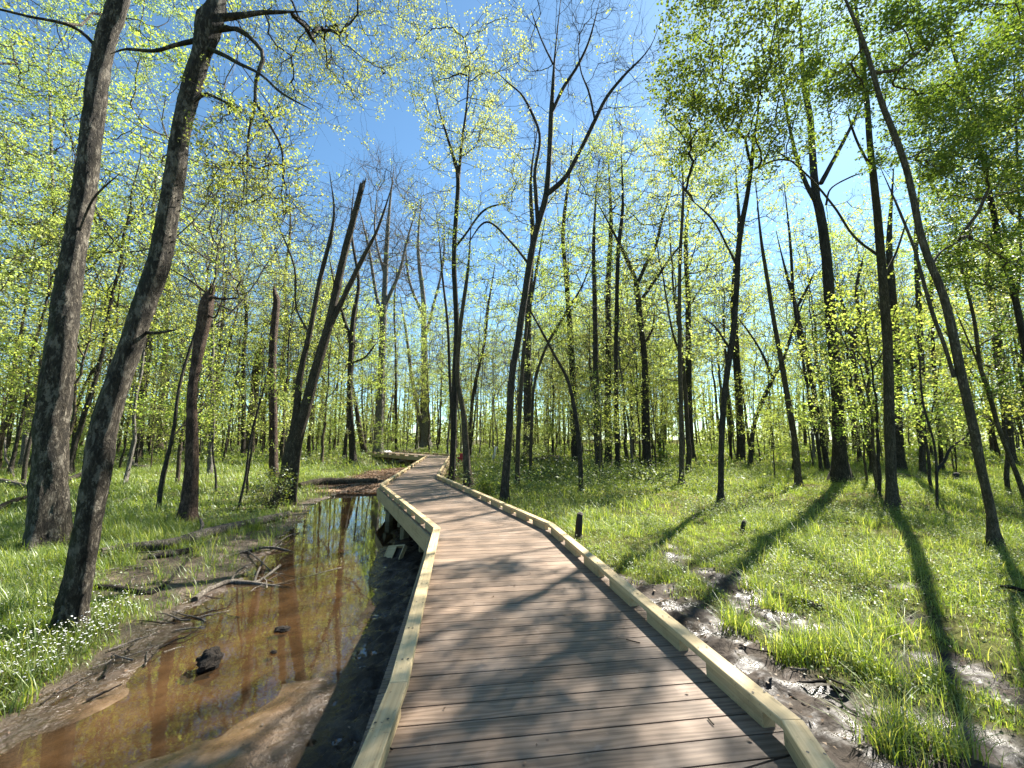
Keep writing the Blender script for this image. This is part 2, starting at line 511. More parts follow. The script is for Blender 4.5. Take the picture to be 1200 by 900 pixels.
def water_mat():
    m, nt, out = new_mat('shallow_muddy_water')
    g = NT(nt)
    co = nt.nodes.new('ShaderNodeTexCoord').outputs['Object']
    rip = g.noise(co, 5.0, 3, 0.5)
    nrm = g.bump(rip, 0.04, 0.02)
    tr = g.n('ShaderNodeBsdfTransparent')
    tr.inputs['Color'].default_value = (0.90, 0.77, 0.57, 1)
    gl = g.n('ShaderNodeBsdfGlossy', i_Roughness=0.015)
    nt.links.new(nrm, gl.inputs['Normal'])
    df = g.n('ShaderNodeBsdfDiffuse')
    df.inputs['Color'].default_value = (0.24, 0.165, 0.095, 1)
    bm = nt.nodes.new('ShaderNodeMixShader')
    bm.inputs[0].default_value = 0.10
    nt.links.new(tr.outputs[0], bm.inputs[1]); nt.links.new(df.outputs[0], bm.inputs[2])
    fr = g.n('ShaderNodeFresnel', i_IOR=1.36)
    fac = g.math('MULTIPLY', fr.outputs[0], 1.9, True)
    mx = nt.nodes.new('ShaderNodeMixShader')
    nt.links.new(fac, mx.inputs[0])
    nt.links.new(bm.outputs[0], mx.inputs[1]); nt.links.new(gl.outputs[0], mx.inputs[2])
    nt.links.new(mx.outputs[0], out.inputs[0])
    return m


M['water'] = water_mat()

# ------------------------------------------------------------------ mesh helpers
def mesh_np(name, V, F, mats, mat_idx=None, smooth=True, attrs=None):
    V = np.asarray(V, np.float32)
    F = np.asarray(F, np.int32)
    me = bpy.data.meshes.new(name)
    k = F.shape[1]
    me.vertices.add(len(V))
    me.vertices.foreach_set('co', V.ravel())
    me.loops.add(F.size)
    me.loops.foreach_set('vertex_index', F.ravel())
    me.polygons.add(len(F))
    me.polygons.foreach_set('loop_start', np.arange(0, F.size, k, dtype=np.int32))
    me.polygons.foreach_set('loop_total', np.full(len(F), k, np.int32))
    for m in mats:
        me.materials.append(m)
    if mat_idx is not None:
        me.polygons.foreach_set('material_index', np.asarray(mat_idx, np.int32))
    me.polygons.foreach_set('use_smooth', np.full(len(F), smooth, bool))
    if attrs:
        for an, av in attrs.items():
            av = np.asarray(av, np.float32)
            if av.ndim == 1:
                a = me.attributes.new(an, 'FLOAT', 'POINT'); a.data.foreach_set('value', av)
            else:
                a = me.attributes.new(an, 'FLOAT_VECTOR', 'POINT'); a.data.foreach_set('vector', av.ravel())
    me.update(calc_edges=True)
    me.validate()
    return me


def obj(name, me, parent=None, loc=None):
    o = bpy.data.objects.new(name, me)
    COL.objects.link(o)
    if parent is not None:
        o.parent = parent
    if loc is not None:
        o.location = loc
    return o


def thing(name, label, cat, loc=(0, 0, 0), group=None, rz=0.0):
    o = bpy.data.objects.new(name, None)
    COL.objects.link(o)
    o.empty_display_size = 0.2
    o.location = loc
    o.rotation_euler = (0, 0, rz)
    tag(o, label, cat, group)
    return o


def tag(o, label, cat, group=None):
    o['label'] = label
    o['category'] = cat
    if group:
        o['group'] = group
    return o


def kind(o, k, label=None):
    o['kind'] = k
    if label:
        o['label'] = label
    return o


def tubes(P, R, k, cap=False, rough=0.0, seed=0):
    """P (M,N,3), R (M,N) -> verts, quads"""
    P = np.asarray(P, float); R = np.asarray(R, float)
    Mn, N, _ = P.shape
    T = np.gradient(P, axis=1)
    T /= np.linalg.norm(T, axis=2, keepdims=True) + 1e-9
    mt = T.mean(axis=1)
    ref = np.where(np.abs(mt[:, 2:3]) > 0.75, np.array([[1.0, 0.13, 0]]), np.array([[0.05, 0.1, 1.0]]))
    U = ref[:, None, :] - (T * ref[:, None, :]).sum(2, keepdims=True) * T
    U /= np.linalg.norm(U, axis=2, keepdims=True) + 1e-9
    W = np.cross(T, U)
    a = np.arange(k) * 2 * PI / k
    rr = R[:, :, None] * np.ones(k)[None, None, :]
    if rough > 0:
        rg = np.random.default_rng(seed)
        ph = rg.uniform(0, 6.28, (Mn, 1, 4))
        along = np.concatenate([np.zeros((Mn, 1)), np.cumsum(np.linalg.norm(np.diff(P, axis=1), axis=2), axis=1)], axis=1)[:, :, None]
        aa = a[None, None, :]
        rr = rr * (1 + rough * (np.sin(3 * aa + ph[:, :, 0:1] + along * 0.7) * 0.5 + np.sin(5 * aa + ph[:, :, 1:2] - along * 1.9) * 0.4
                                + np.sin(2 * aa + ph[:, :, 2:3] + along * 3.1) * 0.35 + np.sin(aa + along * 5.3 + ph[:, :, 3:4]) * 0.3)
                   + rough * 0.5 * rg.normal(size=rr.shape))
    V = P[:, :, None, :] + rr[..., None] * (U[:, :, None, :] * np.cos(a)[None, None, :, None] + W[:, :, None, :] * np.sin(a)[None, None, :, None])
    idx = np.arange(Mn * N * k).reshape(Mn, N, k)
    i0 = idx[:, :-1, :]; i1 = idx[:, 1:, :]
    F = np.stack([i0, np.roll(i0, -1, 2), np.roll(i1, -1, 2), i1], axis=-1).reshape(-1, 4)
    V = V.reshape(-1, 3)
    if cap:
        nv = len(V)
        cs = []; fs = []
        for m_ in range(Mn):
            for e in (0, N - 1):
                c = P[m_, e] + T[m_, e] * (R[m_, e] * 0.15 if e else 0)
                ci = nv + len(cs); cs.append(c)
                ring = idx[m_, e]
                for j in range(0, k, 2):
                    fs.append((ring[j], ring[(j + 1) % k], ring[(j + 2) % k], ci))
        V = np.vstack([V, np.array(cs)])
        F = np.vstack([F, np.array(fs)])
    return V, F


class MB:
    """collects numpy pieces of quads"""
    def __init__(self):
        self.V = []; self.F = []; self.A = []; self.I = []; self.n = 0

    def add(self, V, F, var=None, mi=0):
        if len(V) == 0:
            return
        self.V.append(np.asarray(V, float)); self.F.append(np.asarray(F, int) + self.n)
        self.A.append(np.zeros(len(V)) if var is None else np.asarray(var, float))
        self.I.append(np.full(len(F), mi))
        self.n += len(V)

    def mesh(self, name, mats, smooth=True, attr='var', off=(0, 0, 0)):
        V = np.vstack(self.V) - np.asarray(off)
        A = np.concatenate(self.A) if self.A[0].ndim == 1 else np.vstack(self.A)
        return mesh_np(name, V, np.vstack(self.F), mats, np.concatenate(self.I), smooth, {attr: A})


def unit(v):
    return v / (np.linalg.norm(v, axis=-1, keepdims=True) + 1e-9)


def leaf_quads(P, size, up=0.6, rng=RNG, hang=0.0, aspect=0.7):
    """a folded kite per leaf"""
    n = len(P)
    N = unit(rng.normal(size=(n, 3)) * np.array([1, 1, 1]) + np.array([0, 0, up * 2.0]))
    D = rng.normal(size=(n, 3)); D[:, 2] -= hang
    D = unit(D - (D * N).sum(1, keepdims=True) * N)
    W = np.cross(N, D)
    s = (size * rng.uniform(0.6, 1.3, n))[:, None]
    v0 = P - D * s * 0.5
    v1 = P + W * s * aspect * 0.5 + N * s * 0.10 - D * s * 0.05
    v2 = P + D * s * 0.5 - N * s * 0.06
    v3 = P - W * s * aspect * 0.5 + N * s * 0.10 - D * s * 0.05
    V = np.stack([v0, v1, v2, v3], 1).reshape(-1, 3)
    F = np.arange(4 * n).reshape(n, 4)
    var = np.repeat(np.clip(rng.beta(2.2, 2.2, n), 0, 1), 4)
    return V, F, var


def catmull(C, n):
    C = np.asarray(C, float)
    if len(C) == 2:
        t = np.linspace(0, 1, n)[:, None]
        return C[0] * (1 - t) + C[1] * t
    Pp = np.vstack([2 * C[0] - C[1], C, 2 * C[-1] - C[-2]])
    seg = np.linalg.norm(np.diff(C[:, :3], axis=0), axis=1)
    cum = np.concatenate([[0], np.cumsum(seg)])
    out = []
    for u in np.linspace(0, cum[-1], n):
        i = min(np.searchsorted(cum, u, side='right') - 1, len(seg) - 1)
        t = (u - cum[i]) / (seg[i] + 1e-9)
        a, b, c, d = Pp[i], Pp[i + 1], Pp[i + 2], Pp[i + 3]
        out.append(0.5 * ((2 * b) + (-a + c) * t + (2 * a - 5 * b + 4 * c - d) * t * t + (-a + 3 * b - 3 * c + d) * t ** 3))
    return np.array(out)


# ------------------------------------------------------------------ trees
def grow(stems, attr, rng, tip=0.006, bf=0.35, lo=0.0, wig=0.10, expo=0.47, maxr=0.5, updown=1.0, nseg=5):
    """joins every point of attr to the nearest part of the branching so far; returns chains (M,nseg,3) and radii (M,nseg)"""
    nodes = []; plen = []; par = []; rad_stem = []
    for (pts, rad) in stems:
        L = 0
        for i in range(len(pts)):
            if i:
                L += np.linalg.norm(pts[i] - pts[i - 1])
            if pts[i][2] >= lo:
                nodes.append(pts[i]); plen.append(0.25 * L); par.append(-1); rad_stem.append(rad[i])
    n0 = len(nodes)
    cap = n0 + len(attr) * (nseg - 1) + 8
    X = np.zeros((cap, 3)); X[:n0] = nodes
    PL = np.zeros(cap); PL[:n0] = plen
    RS = np.full(cap, 1e3); RS[:n0] = rad_stem
    PAR = np.full(cap, -1, int)
    n = n0
    d0 = np.array([np.min(np.linalg.norm(X[:n0] - a, axis=1)) for a in attr])
    chains = []; cidx = []
    for ai in np.argsort(d0):
        a = attr[ai]
        dv = a - X[:n]
        dist = np.linalg.norm(dv, axis=1)
        cost = dist + bf * PL[:n] + updown * np.maximum(0, -dv[:, 2]) + np.where(RS[:n] < 0.012, 2.0, 0)
        j = int(np.argmin(cost))
        p0 = X[j]
        L = dist[j]
        mid = (p0 + a) / 2 + np.array([0, 0, -0.10 * L * updown]) + rng.normal(size=3) * wig * L
        t = np.linspace(0, 1, nseg)[:, None]
        ch = (1 - t) ** 2 * p0 + 2 * t * (1 - t) * mid + t * t * a
        ch[1:-1] += rng.normal(size=(nseg - 2, 3)) * wig * 0.25 * L
        ids = [j]
        for q in range(1, nseg):
            X[n] = ch[q]; PAR[n] = ids[-1]; PL[n] = PL[ids[-1]] + L / (nseg - 1)
            ids.append(n); n += 1
        chains.append(ch); cidx.append(ids)
    cnt = np.zeros(cap)
    for ids in cidx:
        cnt[ids[-1]] += 1
    for i in range(n - 1, n0 - 1, -1):
        if PAR[i] >= 0:
            cnt[PAR[i]] += cnt[i]
    rad = tip * np.maximum(cnt, 1) ** expo
    out = []
    for ids in cidx:
        r = rad[ids].copy()
        r[0] = min(r[1] * 1.12, RS[ids[0]] * 0.75)
        r = np.minimum(r, maxr)
        r[-1] *= 0.7
        out.append(r)
    return np.array(chains), np.array(out)


def twigs(chains, rng, per=3, length=0.5, up=0.3):
    base = np.repeat(chains[:, -1], per, 0)
    mid = np.repeat(chains[:, -2], per, 0)
    t = rng.uniform(0, 1, (len(base), 1))
    b = mid * (1 - t) + base * t
    d0 = np.repeat(unit(chains[:, -1] - chains[:, -3]), per, 0)
    d = unit(d0 * 0.7 + rng.normal(size=b.shape) * 0.7 + np.array([0, 0, up]))
    L = (length * rng.uniform(0.4, 1.3, len(b)))[:, None]
    m = b + d * L * 0.5 + rng.normal(size=b.shape) * L * 0.08
    e = b + d * L + np.array([0, 0, 0.05]) * L + rng.normal(size=b.shape) * L * 0.12
    return np.stack([b, m, e], 1)


def ellipsoid(c, r, n, rng, shell=0.35):
    v = unit(rng.normal(size=(n, 3)))
    u = rng.uniform(shell ** 3, 1, n) ** (1 / 3)
    return np.asarray(c) + v * u[:, None] * np.asarray(r)


def make_tree(name, label, cat, base, stems, attr, mats, rng, leaves=20, leaf=0.12, spread=0.35, lo=2.0, tip=0.006, per=3, twl=0.5,
              group=None, bf=0.35, updown=1.0, wig=0.1, branches=(), hang=0.2, up=0.5, flare=1.3, sides=12, rough=0.05, maxr=0.4, crown_name='crown', thin=0.45, splinter=False):
    """stems: [(pts, rad)] in world space; the first is the trunk. branches: hand-drawn limbs, each a part of its own"""
    t = thing(name, label, cat, base, group)
    base = np.asarray(base)
    mb = MB()
    for i, (p, r) in enumerate(stems):
        r = r.copy()
        if i == 0 and flare > 1:
            hgt = p[:, 2] - p[0, 2]
            r *= 1 + (flare - 1) * np.exp(-np.maximum(hgt, 0) / (r[0] * 1.6))
        V, F = tubes(p[None], r[None], sides if i == 0 else max(6, sides - 3), cap=True, rough=rough, seed=int(rng.integers(1e6)))
        if i == 0 and flare > 1:
            ks = sides
            rg_ = V[:len(p) * ks].reshape(len(p), ks, 3)
            ang_ = np.arange(ks) * 2 * PI / ks
            lob = np.maximum(0, np.cos(5 * ang_ + rng.uniform(0, 6)) + 0.5 * np.cos(3 * ang_ + rng.uniform(0, 6)))
            am = 0.34 * np.exp(-np.maximum(p[:, 2] - p[0, 2], 0) / (r[0] * 1.3))
            V[:len(p) * ks] = (p[:, None, :] + (rg_ - p[:, None, :]) * (1 + am[:, None, None] * lob[None, :, None])).reshape(-1, 3)
        mb.add(V, F)
        if i == 0 and splinter:
            T = unit(p[-1] - p[-3])
            ns = 9
            a_ = np.arange(ns) * 2 * PI / ns + rng.normal(size=ns) * 0.2
            b0 = p[-1] - T * r[-1] * 1.5 + np.column_stack([np.cos(a_), np.sin(a_), np.zeros(ns)]) * r[-1] * 0.72
            L = r[-1] * rng.uniform(1.5, 5.5, ns)[:, None]
            SP = np.stack([b0, b0 + T * L * 0.6 + rng.normal(size=(ns, 3)) * r[-1] * 0.08, b0 + T * L * 1.0 + rng.normal(size=(ns, 3)) * r[-1] * 0.2], 1)
            mb.add(*tubes(SP, np.tile(np.array([[0.42, 0.26, 0.03]]) * r[-1], (ns, 1)), 5))
    obj('trunk', mb.mesh(name + '_trunk', [M[mats[0]]], True, off=base), t)
    bst = []
    for (p, r) in branches:
        V, F = tubes(p[None], r[None], 8, cap=True, rough=rough, seed=int(rng.integers(1e6)))
        bm_ = MB(); bm_.add(V, F)
        obj('branch', bm_.mesh('branch', [M[mats[0]]], True, off=base), t)
        bst.append((p, r))
    if len(attr):
        src = [(p, r) for p, r in list(stems)] + bst
        ch, rd = grow(src, attr, rng, tip=tip, bf=bf, lo=base[2] + lo, updown=updown, wig=wig, maxr=maxr)
        cb = MB()
        big = rd[:, 1] > 0.03
        if big.any():
            cb.add(*tubes(ch[big], rd[big], 6, rough=0.04))
        if (~big).any():
            cb.add(*tubes(ch[~big], rd[~big], 4))
        ends = ch[:, -1]
        if per > 0:
            tw = twigs(ch, rng, per, twl)
            tr = np.tile(np.array([[1.0, 0.75, 0.45]]) * tip * 0.75, (len(tw), 1))
            cb.add(*tubes(tw, tr, 3))
            ends = np.vstack([ends, tw[:, 1], tw[:, 2]])
        if leaves > 0:
            leaf = leaf * 0.56
            per_c = 9
            nc = int(leaves * len(attr) * 3.4 / per_c)
            ends = ends[rng.uniform(0, 1, len(ends)) < 0.75]
            C = ends[rng.integers(0, len(ends), nc)] + rng.normal(size=(nc, 3)) * spread * np.array([0.55, 0.55, 0.4])
            pz = C[:, 2] - base[2]
            C = C[rng.uniform(0, 1, nc) < 0.90 - thin * sstep(4, 10, pz)]
            P = np.repeat(C, per_c, 0) + rng.normal(size=(len(C) * per_c, 3)) * leaf * np.array([1.25, 1.25, 0.8])
            V, F, var = leaf_quads(P, np.full(len(P), leaf), up, rng, hang)
            cb.add(V, F, var, 1)
        obj(crown_name, cb.mesh(name + '_crown', [M[mats[0]], M[mats[1]]], True, off=base), t)
    return t


# ------------------------------------------------------------------ setting: ground, water
def build_ground():
    n = 470
    u = np.linspace(-1, 1, n)
    k = 6.0
    gx = 0.9 * np.sinh(k * u) / 1.0
    gx = np.sign(gx) * np.minimum(np.abs(gx), 200) - 0.6
    v = np.linspace(-0.72, 1, n)
    gy = 0.9 * np.sinh(k * v) + 3.6
    X, Y = np.meshgrid(gx, gy)
    Z = height(X, Y)
    V = np.stack([X, Y, Z], -1).reshape(-1, 3)
    i = np.arange(n * n).reshape(n, n)
    F = np.stack([i[:-1, :-1], i[:-1, 1:], i[1:, 1:], i[1:, :-1]], -1).reshape(-1, 4)
    mud, lit, sand, gr = masks(X.ravel(), Y.ravel())
    s, side = channel(X.ravel(), Y.ravel())
    rgt = sstep(0.2, 0.55, side - 0.2) * sstep(0.22, -0.05, s)
    me = mesh_np('ground', V, F, [M['ground']], None, True, {'mud': mud, 'litter': lit, 'sand': sand, 'dark_mud': rgt})
    kind(obj('ground', me), 'structure', 'muddy woodland floor with grass banks on both sides of the boardwalk')


build_ground()

wv = []
xs = np.linspace(-9.5, 0.6, 40); ys = np.linspace(-11, 18.6, 80)
Xw, Yw = np.meshgrid(xs, ys)
iw = np.arange(Xw.size).reshape(Xw.shape)
me = mesh_np('stream_water', np.stack([Xw, Yw, 0 * Xw], -1).reshape(-1, 3),
             np.stack([iw[:-1, :-1], iw[:-1, 1:], iw[1:, 1:], iw[1:, :-1]], -1).reshape(-1, 4), [M['water']])
kind(obj('water', me), 'structure', 'shallow brown stream reflecting the trees beside the boardwalk')


# ------------------------------------------------------------------ boardwalk
def box_prism(quad, z0, z1, ax=None, tone=0.0, bevel=0.0):
    """quad: four xy corners (ccw) -> verts, quads, bco"""
    q = np.array(quad, float)
    c = q.mean(0)
    if ax is None:
        e = q[1] - q[0]
        ax = e / np.linalg.norm(e)
    ay = np.array([-ax[1], ax[0]])
    rings = [(q, z0), (q, z1 - bevel)]
    if bevel > 0:
        d = q - c
        ins = q - np.sign((d @ ax))[:, None] * ax * bevel - np.sign((d @ ay))[:, None] * ay * bevel
        rings.append((ins, z1))
    V = np.vstack([np.column_stack([r, np.full(4, z)]) for r, z in rings])
    F = [(3, 2, 1, 0)]
    for k in range(len(rings) - 1):
        for i in range(4):
            F.append((k * 4 + i, k * 4 + (i + 1) % 4, k * 4 + 4 + (i + 1) % 4, k * 4 + 4 + i))
    o = 4 * (len(rings) - 1)
    F.append((o, o + 1, o + 2, o + 3))
    B = np.column_stack([V[:, :2] @ ax, V[:, :2] @ ay + V[:, 2], np.full(len(V), tone)])
    return V, np.array(F), B


def clip_poly(poly, a, b):
    """keep the part to the left of a->b"""
    out = []
    n = np.array([-(b - a)[1], (b - a)[0]])
    for i in range(len(poly)):
        p, q = poly[i], poly[(i + 1) % len(poly)]
        dp, dq = np.dot(p - a, n), np.dot(q - a, n)
        if dp >= 0:
            out.append(p)
        if (dp >= 0) != (dq >= 0):
            out.append(p + (q - p) * dp / (dp - dq))
    return out


bw = thing('boardwalk', 'brown plank boardwalk with pale timber kerbs winding away beside the stream', 'boardwalk', (0, 0, 0))
PITCH = 0.146
V_all = []; F_all = []; B_all = []
nv = 0
bt = random.Random(3)
Ld = list(Lp)
Ld[1] = np.array([-0.50, 0.6]); Ld[2] = Lp[2] + (Lp[1] - Lp[2]) * 0.75
for si in range(len(Lp) - 1):
    l0, l1, r0, r1 = Ld[si], Ld[si + 1], Rp[si], Rp[si + 1]
    dl = unit(l1 - l0); dr = unit(r1 - r0)
    dm = unit(dl + dr)
    ax = np.array([dm[1], -dm[0]])
    ext = 0.07
    def off(p, s): return p + ax * s * ext
    quad = [off(l0, -1), off(r0, 1), off(r1, 1), off(l1, -1)]
    ts = [np.dot(q, dm) for q in quad]
    t = math.floor(min(ts) / PITCH) * PITCH
    cx = np.mean([np.dot(q, ax) for q in quad])
    while t < max(ts):
        w = 0.0046 if t < 8 else 0.005
        poly = [dm * (t + w) + ax * (cx - 8), dm * (t + w) + ax * (cx + 8), dm * (t + PITCH - w) + ax * (cx + 8), dm * (t + PITCH - w) + ax * (cx - 8)]
        for i in range(4):
            poly = clip_poly(poly, quad[i], quad[(i + 1) % 4])
            if len(poly) < 3:
                break
        if len(poly) >= 3:
            P = np.array(poly)
            area = 0.5 * abs(np.dot(P[:, 0], np.roll(P[:, 1], -1)) - np.dot(P[:, 1], np.roll(P[:, 0], -1)))
            if area > 0.002:
                tone = bt.uniform(0, 20)
                n = len(P)
                V = np.vstack([np.column_stack([P, np.full(n, DECK - 0.025)]), np.column_stack([P, np.full(n, DECK + bt.uniform(-0.0008, 0.0008))])])
                V_all.append(V)
                B_all.append(np.column_stack([V[:, :2] @ ax + tone * 7.3, V[:, :2] @ dm - t + V[:, 2] * 0.3 + tone * 3, np.full(2 * n, tone)]))
                top = [nv + n + i for i in range(n)]
                F_all.append(top)
                for i in range(n):
                    F_all.append([nv + i, nv + (i + 1) % n, nv + n + (i + 1) % n, nv + n + i])
                nv += 2 * n
        t += PITCH
me = bpy.data.meshes.new('decking')
me.from_pydata(np.vstack(V_all).tolist(), [], F_all)
me.materials.append(M['decking'])
a = me.attributes.new('bco', 'FLOAT_VECTOR', 'POINT'); a.data.foreach_set('vector', np.vstack(B_all).astype(np.float32).ravel())
me.update()
obj('decking', me, bw)


def offset_line(pts, d):
    """offset polyline to the right by d with mitres"""
    out = []
    for i, p in enumerate(pts):
        a = unit(p - pts[i - 1]) if i else unit(pts[1] - p)
        b = unit(pts[i + 1] - p) if i < len(pts) - 1 else a
        na = np.array([a[1], -a[0]]); nb = np.array([b[1], -b[0]])
        m = unit(na + nb)
        out.append(p + m * d / max(0.4, np.dot(m, na)))
    return out


def part(name, pieces, mat, parent=bw):
    mb = MB()
    for V, F, B in pieces:
        mb.add(V, F, B)
    return obj(name, mb.mesh(name, mat if isinstance(mat, list) else [mat], False, 'bco'), parent)


n_beam = 0
for side, pts in ((-1, Lp), (1, Rp)):
    RW = 0.050
    a_ = offset_line(pts, -RW); b_ = offset_line(pts, RW)
    fo0 = offset_line(pts, side * 0.075); fo1 = offset_line(pts, side * 0.113)
    for i in range(len(pts) - 1):
        L = np.linalg.norm(pts[i + 1] - pts[i])
        npc = max(1, int(round(L / 3.0)))
        dirv = unit(pts[i + 1] - pts[i])
        for k in range(npc):
            t0, t1 = k / npc, (k + 1) / npc
            g0 = 0.0015 / L
            f = lambda A, t: A[i] * (1 - t) + A[i + 1] * t
            quad = [f(a_, t0 + g0), f(b_, t0 + g0), f(b_, t1 - g0), f(a_, t1 - g0)]
            tone = bt.uniform(0, 20)
            V, F, B = box_prism([quad[0], quad[1], quad[2], quad[3]], RTOP - 0.038 + bt.uniform(-.001, .001), RTOP + bt.uniform(-.0015, .0015), dirv, tone, 0.004)
            B[:, 0] += tone * 5; B[:, 1] += tone * 2.7
            rp = [(V, F, B)]
            rail = MB(); rail.add(V, F, B, 0)
            if pts[i][1] < 12:   # screw heads sunk into the rail
                nn = int(L / npc / 0.42)
                for q in range(nn):
                    tq = t0 + (t1 - t0) * (q + 0.5) / nn
                    for w_ in (0.28, 0.72):
                        c = f(a_, tq) * (1 - w_) + f(b_, tq) * w_ + np.array([bt.uniform(-.02, .02), bt.uniform(-.02, .02)])
                        an = np.arange(4) * PI / 2
                        sv = np.column_stack([c[0] + 0.008 * np.cos(an), c[1] + 0.008 * np.sin(an), np.full(4, RTOP + 0.003)])
                        rail.add(sv, [(0, 1, 2, 3)], np.zeros((4, 3)), 1)
            obj('kerb_rail', rail.mesh('kerb_rail', [M['lumber'], M['screw']], False, 'bco'), bw)
        # blocks under the rail
        if pts[i][1] < -1 and False:
            continue
        sp = 0.72 if pts[i][1] < 12 else 1.5
        nb = max(2, int(L / sp))
        for k in range(nb):
            tc = (k + 0.5) / nb
            c = pts[i] * (1 - tc) + pts[i + 1] * tc
            if c[1] < -0.5:
                continue
            nrm = np.array([dirv[1], -dirv[0]])
            hl = 0.23 if sp < 1 else 0.45
            q = [c - dirv * hl - nrm * 0.034, c - dirv * hl + nrm * 0.034, c + dirv * hl + nrm * 0.034, c + dirv * hl - nrm * 0.034]
            q = [q[0], q[1], q[2], q[3]]
            V, F, B = box_prism(q, DECK + 0.0015, RTOP - 0.040, dirv, 0.0)
            B[:, 0] += bt.uniform(0, 50)
            part('kerb_block', [(V, F, B)], M['lumber'])
        # fascia board along the outside
        q = [fo0[i], fo1[i], fo1[i + 1], fo0[i + 1]]
        if side < 0:
            q = [fo1[i], fo0[i], fo0[i + 1], fo1[i + 1]]
        V, F, B = box_prism(q, DECK - 0.27, DECK - 0.002, dirv)
        part('fascia_board', [(V, F, B)], M['lumber'])

# cross beams on posts
def mid_at(y): return np.array([deck_l(y), y]), np.array([deck_r(y), y])


for i in range(len(Lp) - 1):
    L = np.linalg.norm(Lp[i + 1] - Lp[i])
    nb = max(1, int(round(L / 2.4)))
    for k in range(nb):
        tc = (k + 0.5) / nb
        l = Lp[i] * (1 - tc) + Lp[i + 1] * tc
        r = Rp[i] * (1 - tc) + Rp[i + 1] * tc
        if l[1] < 0.4:
            continue
        ax = unit(r - l); ay = np.array([-ax[1], ax[0]])
        l2 = l - ax * 0.02; r2 = r + ax * 0.02
        q = [l2 - ay * 0.045, r2 - ay * 0.045, r2 + ay * 0.045, l2 + ay * 0.045]
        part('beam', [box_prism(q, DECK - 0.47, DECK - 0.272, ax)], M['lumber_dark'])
        for c in (l2 + ax * 0.16, r2 - ax * 0.16):
            q = [c - ax * 0.07 - ay * 0.07, c + ax * 0.07 - ay * 0.07, c + ax * 0.07 + ay * 0.07, c - ax * 0.07 + ay * 0.07]
            zb = float(height(c[0], c[1])) - 0.15
            if zb < DECK - 0.5:
                V, F, B = box_prism(q, zb, DECK - 0.474, ax)
                B = np.column_stack([V[:, 2], V[:, 0] + V[:, 1], B[:, 2]])
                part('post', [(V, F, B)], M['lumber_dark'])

# ------------------------------------------------------------------ hero trees
def path3(pp, d, lean=0.0, n=30, rng=RNG, taper=True):
    """pixel polyline [(x,y,w)] standing at distance d -> points and radii; lean tips it away (+) or nearer (-) with height"""
    C = []
    for (x, y, w) in pp:
        p = at_depth(x, y, d)
        dd = d + lean * max(0.0, p[2] - 0.5)
        p = at_depth(x, y, dd)
        cd = p[1] * CT + (p[2] - CZ) * ST
        C.append([p[0], p[1], p[2], (0.95 if w > 19 else 0.8) * w * cd / FPX / 2 / math.hypot(1.0, (x - 600) / FPX)])
    Q = catmull(np.array(C), n)
    t = np.linspace(0, 1, n)
    rr = Q[:, 3] * (1 - 0.65 * np.clip((t - 0.75) / 0.25, 0, 1)) if taper else Q[:, 3]
    return Q[:, :3], np.maximum(rr, 0.004)


def blob_attr(blobs, d, lean, rng):
    out = []
    for b in blobs:
        x, y, rx, ry, n = b[:5]
        if 880 < x < 1140 and y < 345 and d > 11.5:
            n = max(6, int(n * 0.42))
        elif d > 14:
            n = max(6, int(n * 1.35))
        dep = d + (b[5] if len(b) > 5 else 0)
        c = at_depth(x, y, dep)
        dep2 = dep + lean * max(0, c[2])
        c = at_depth(x, y, dep2)
        cd = c[1] * CT + (c[2] - CZ) * ST
        r = np.array([rx * cd / FPX, rx * cd / FPX, ry * cd / FPX])
        out.append(ellipsoid(c, r, n, rng, 0.5))
    return np.vstack(out) if out else np.zeros((0, 3))


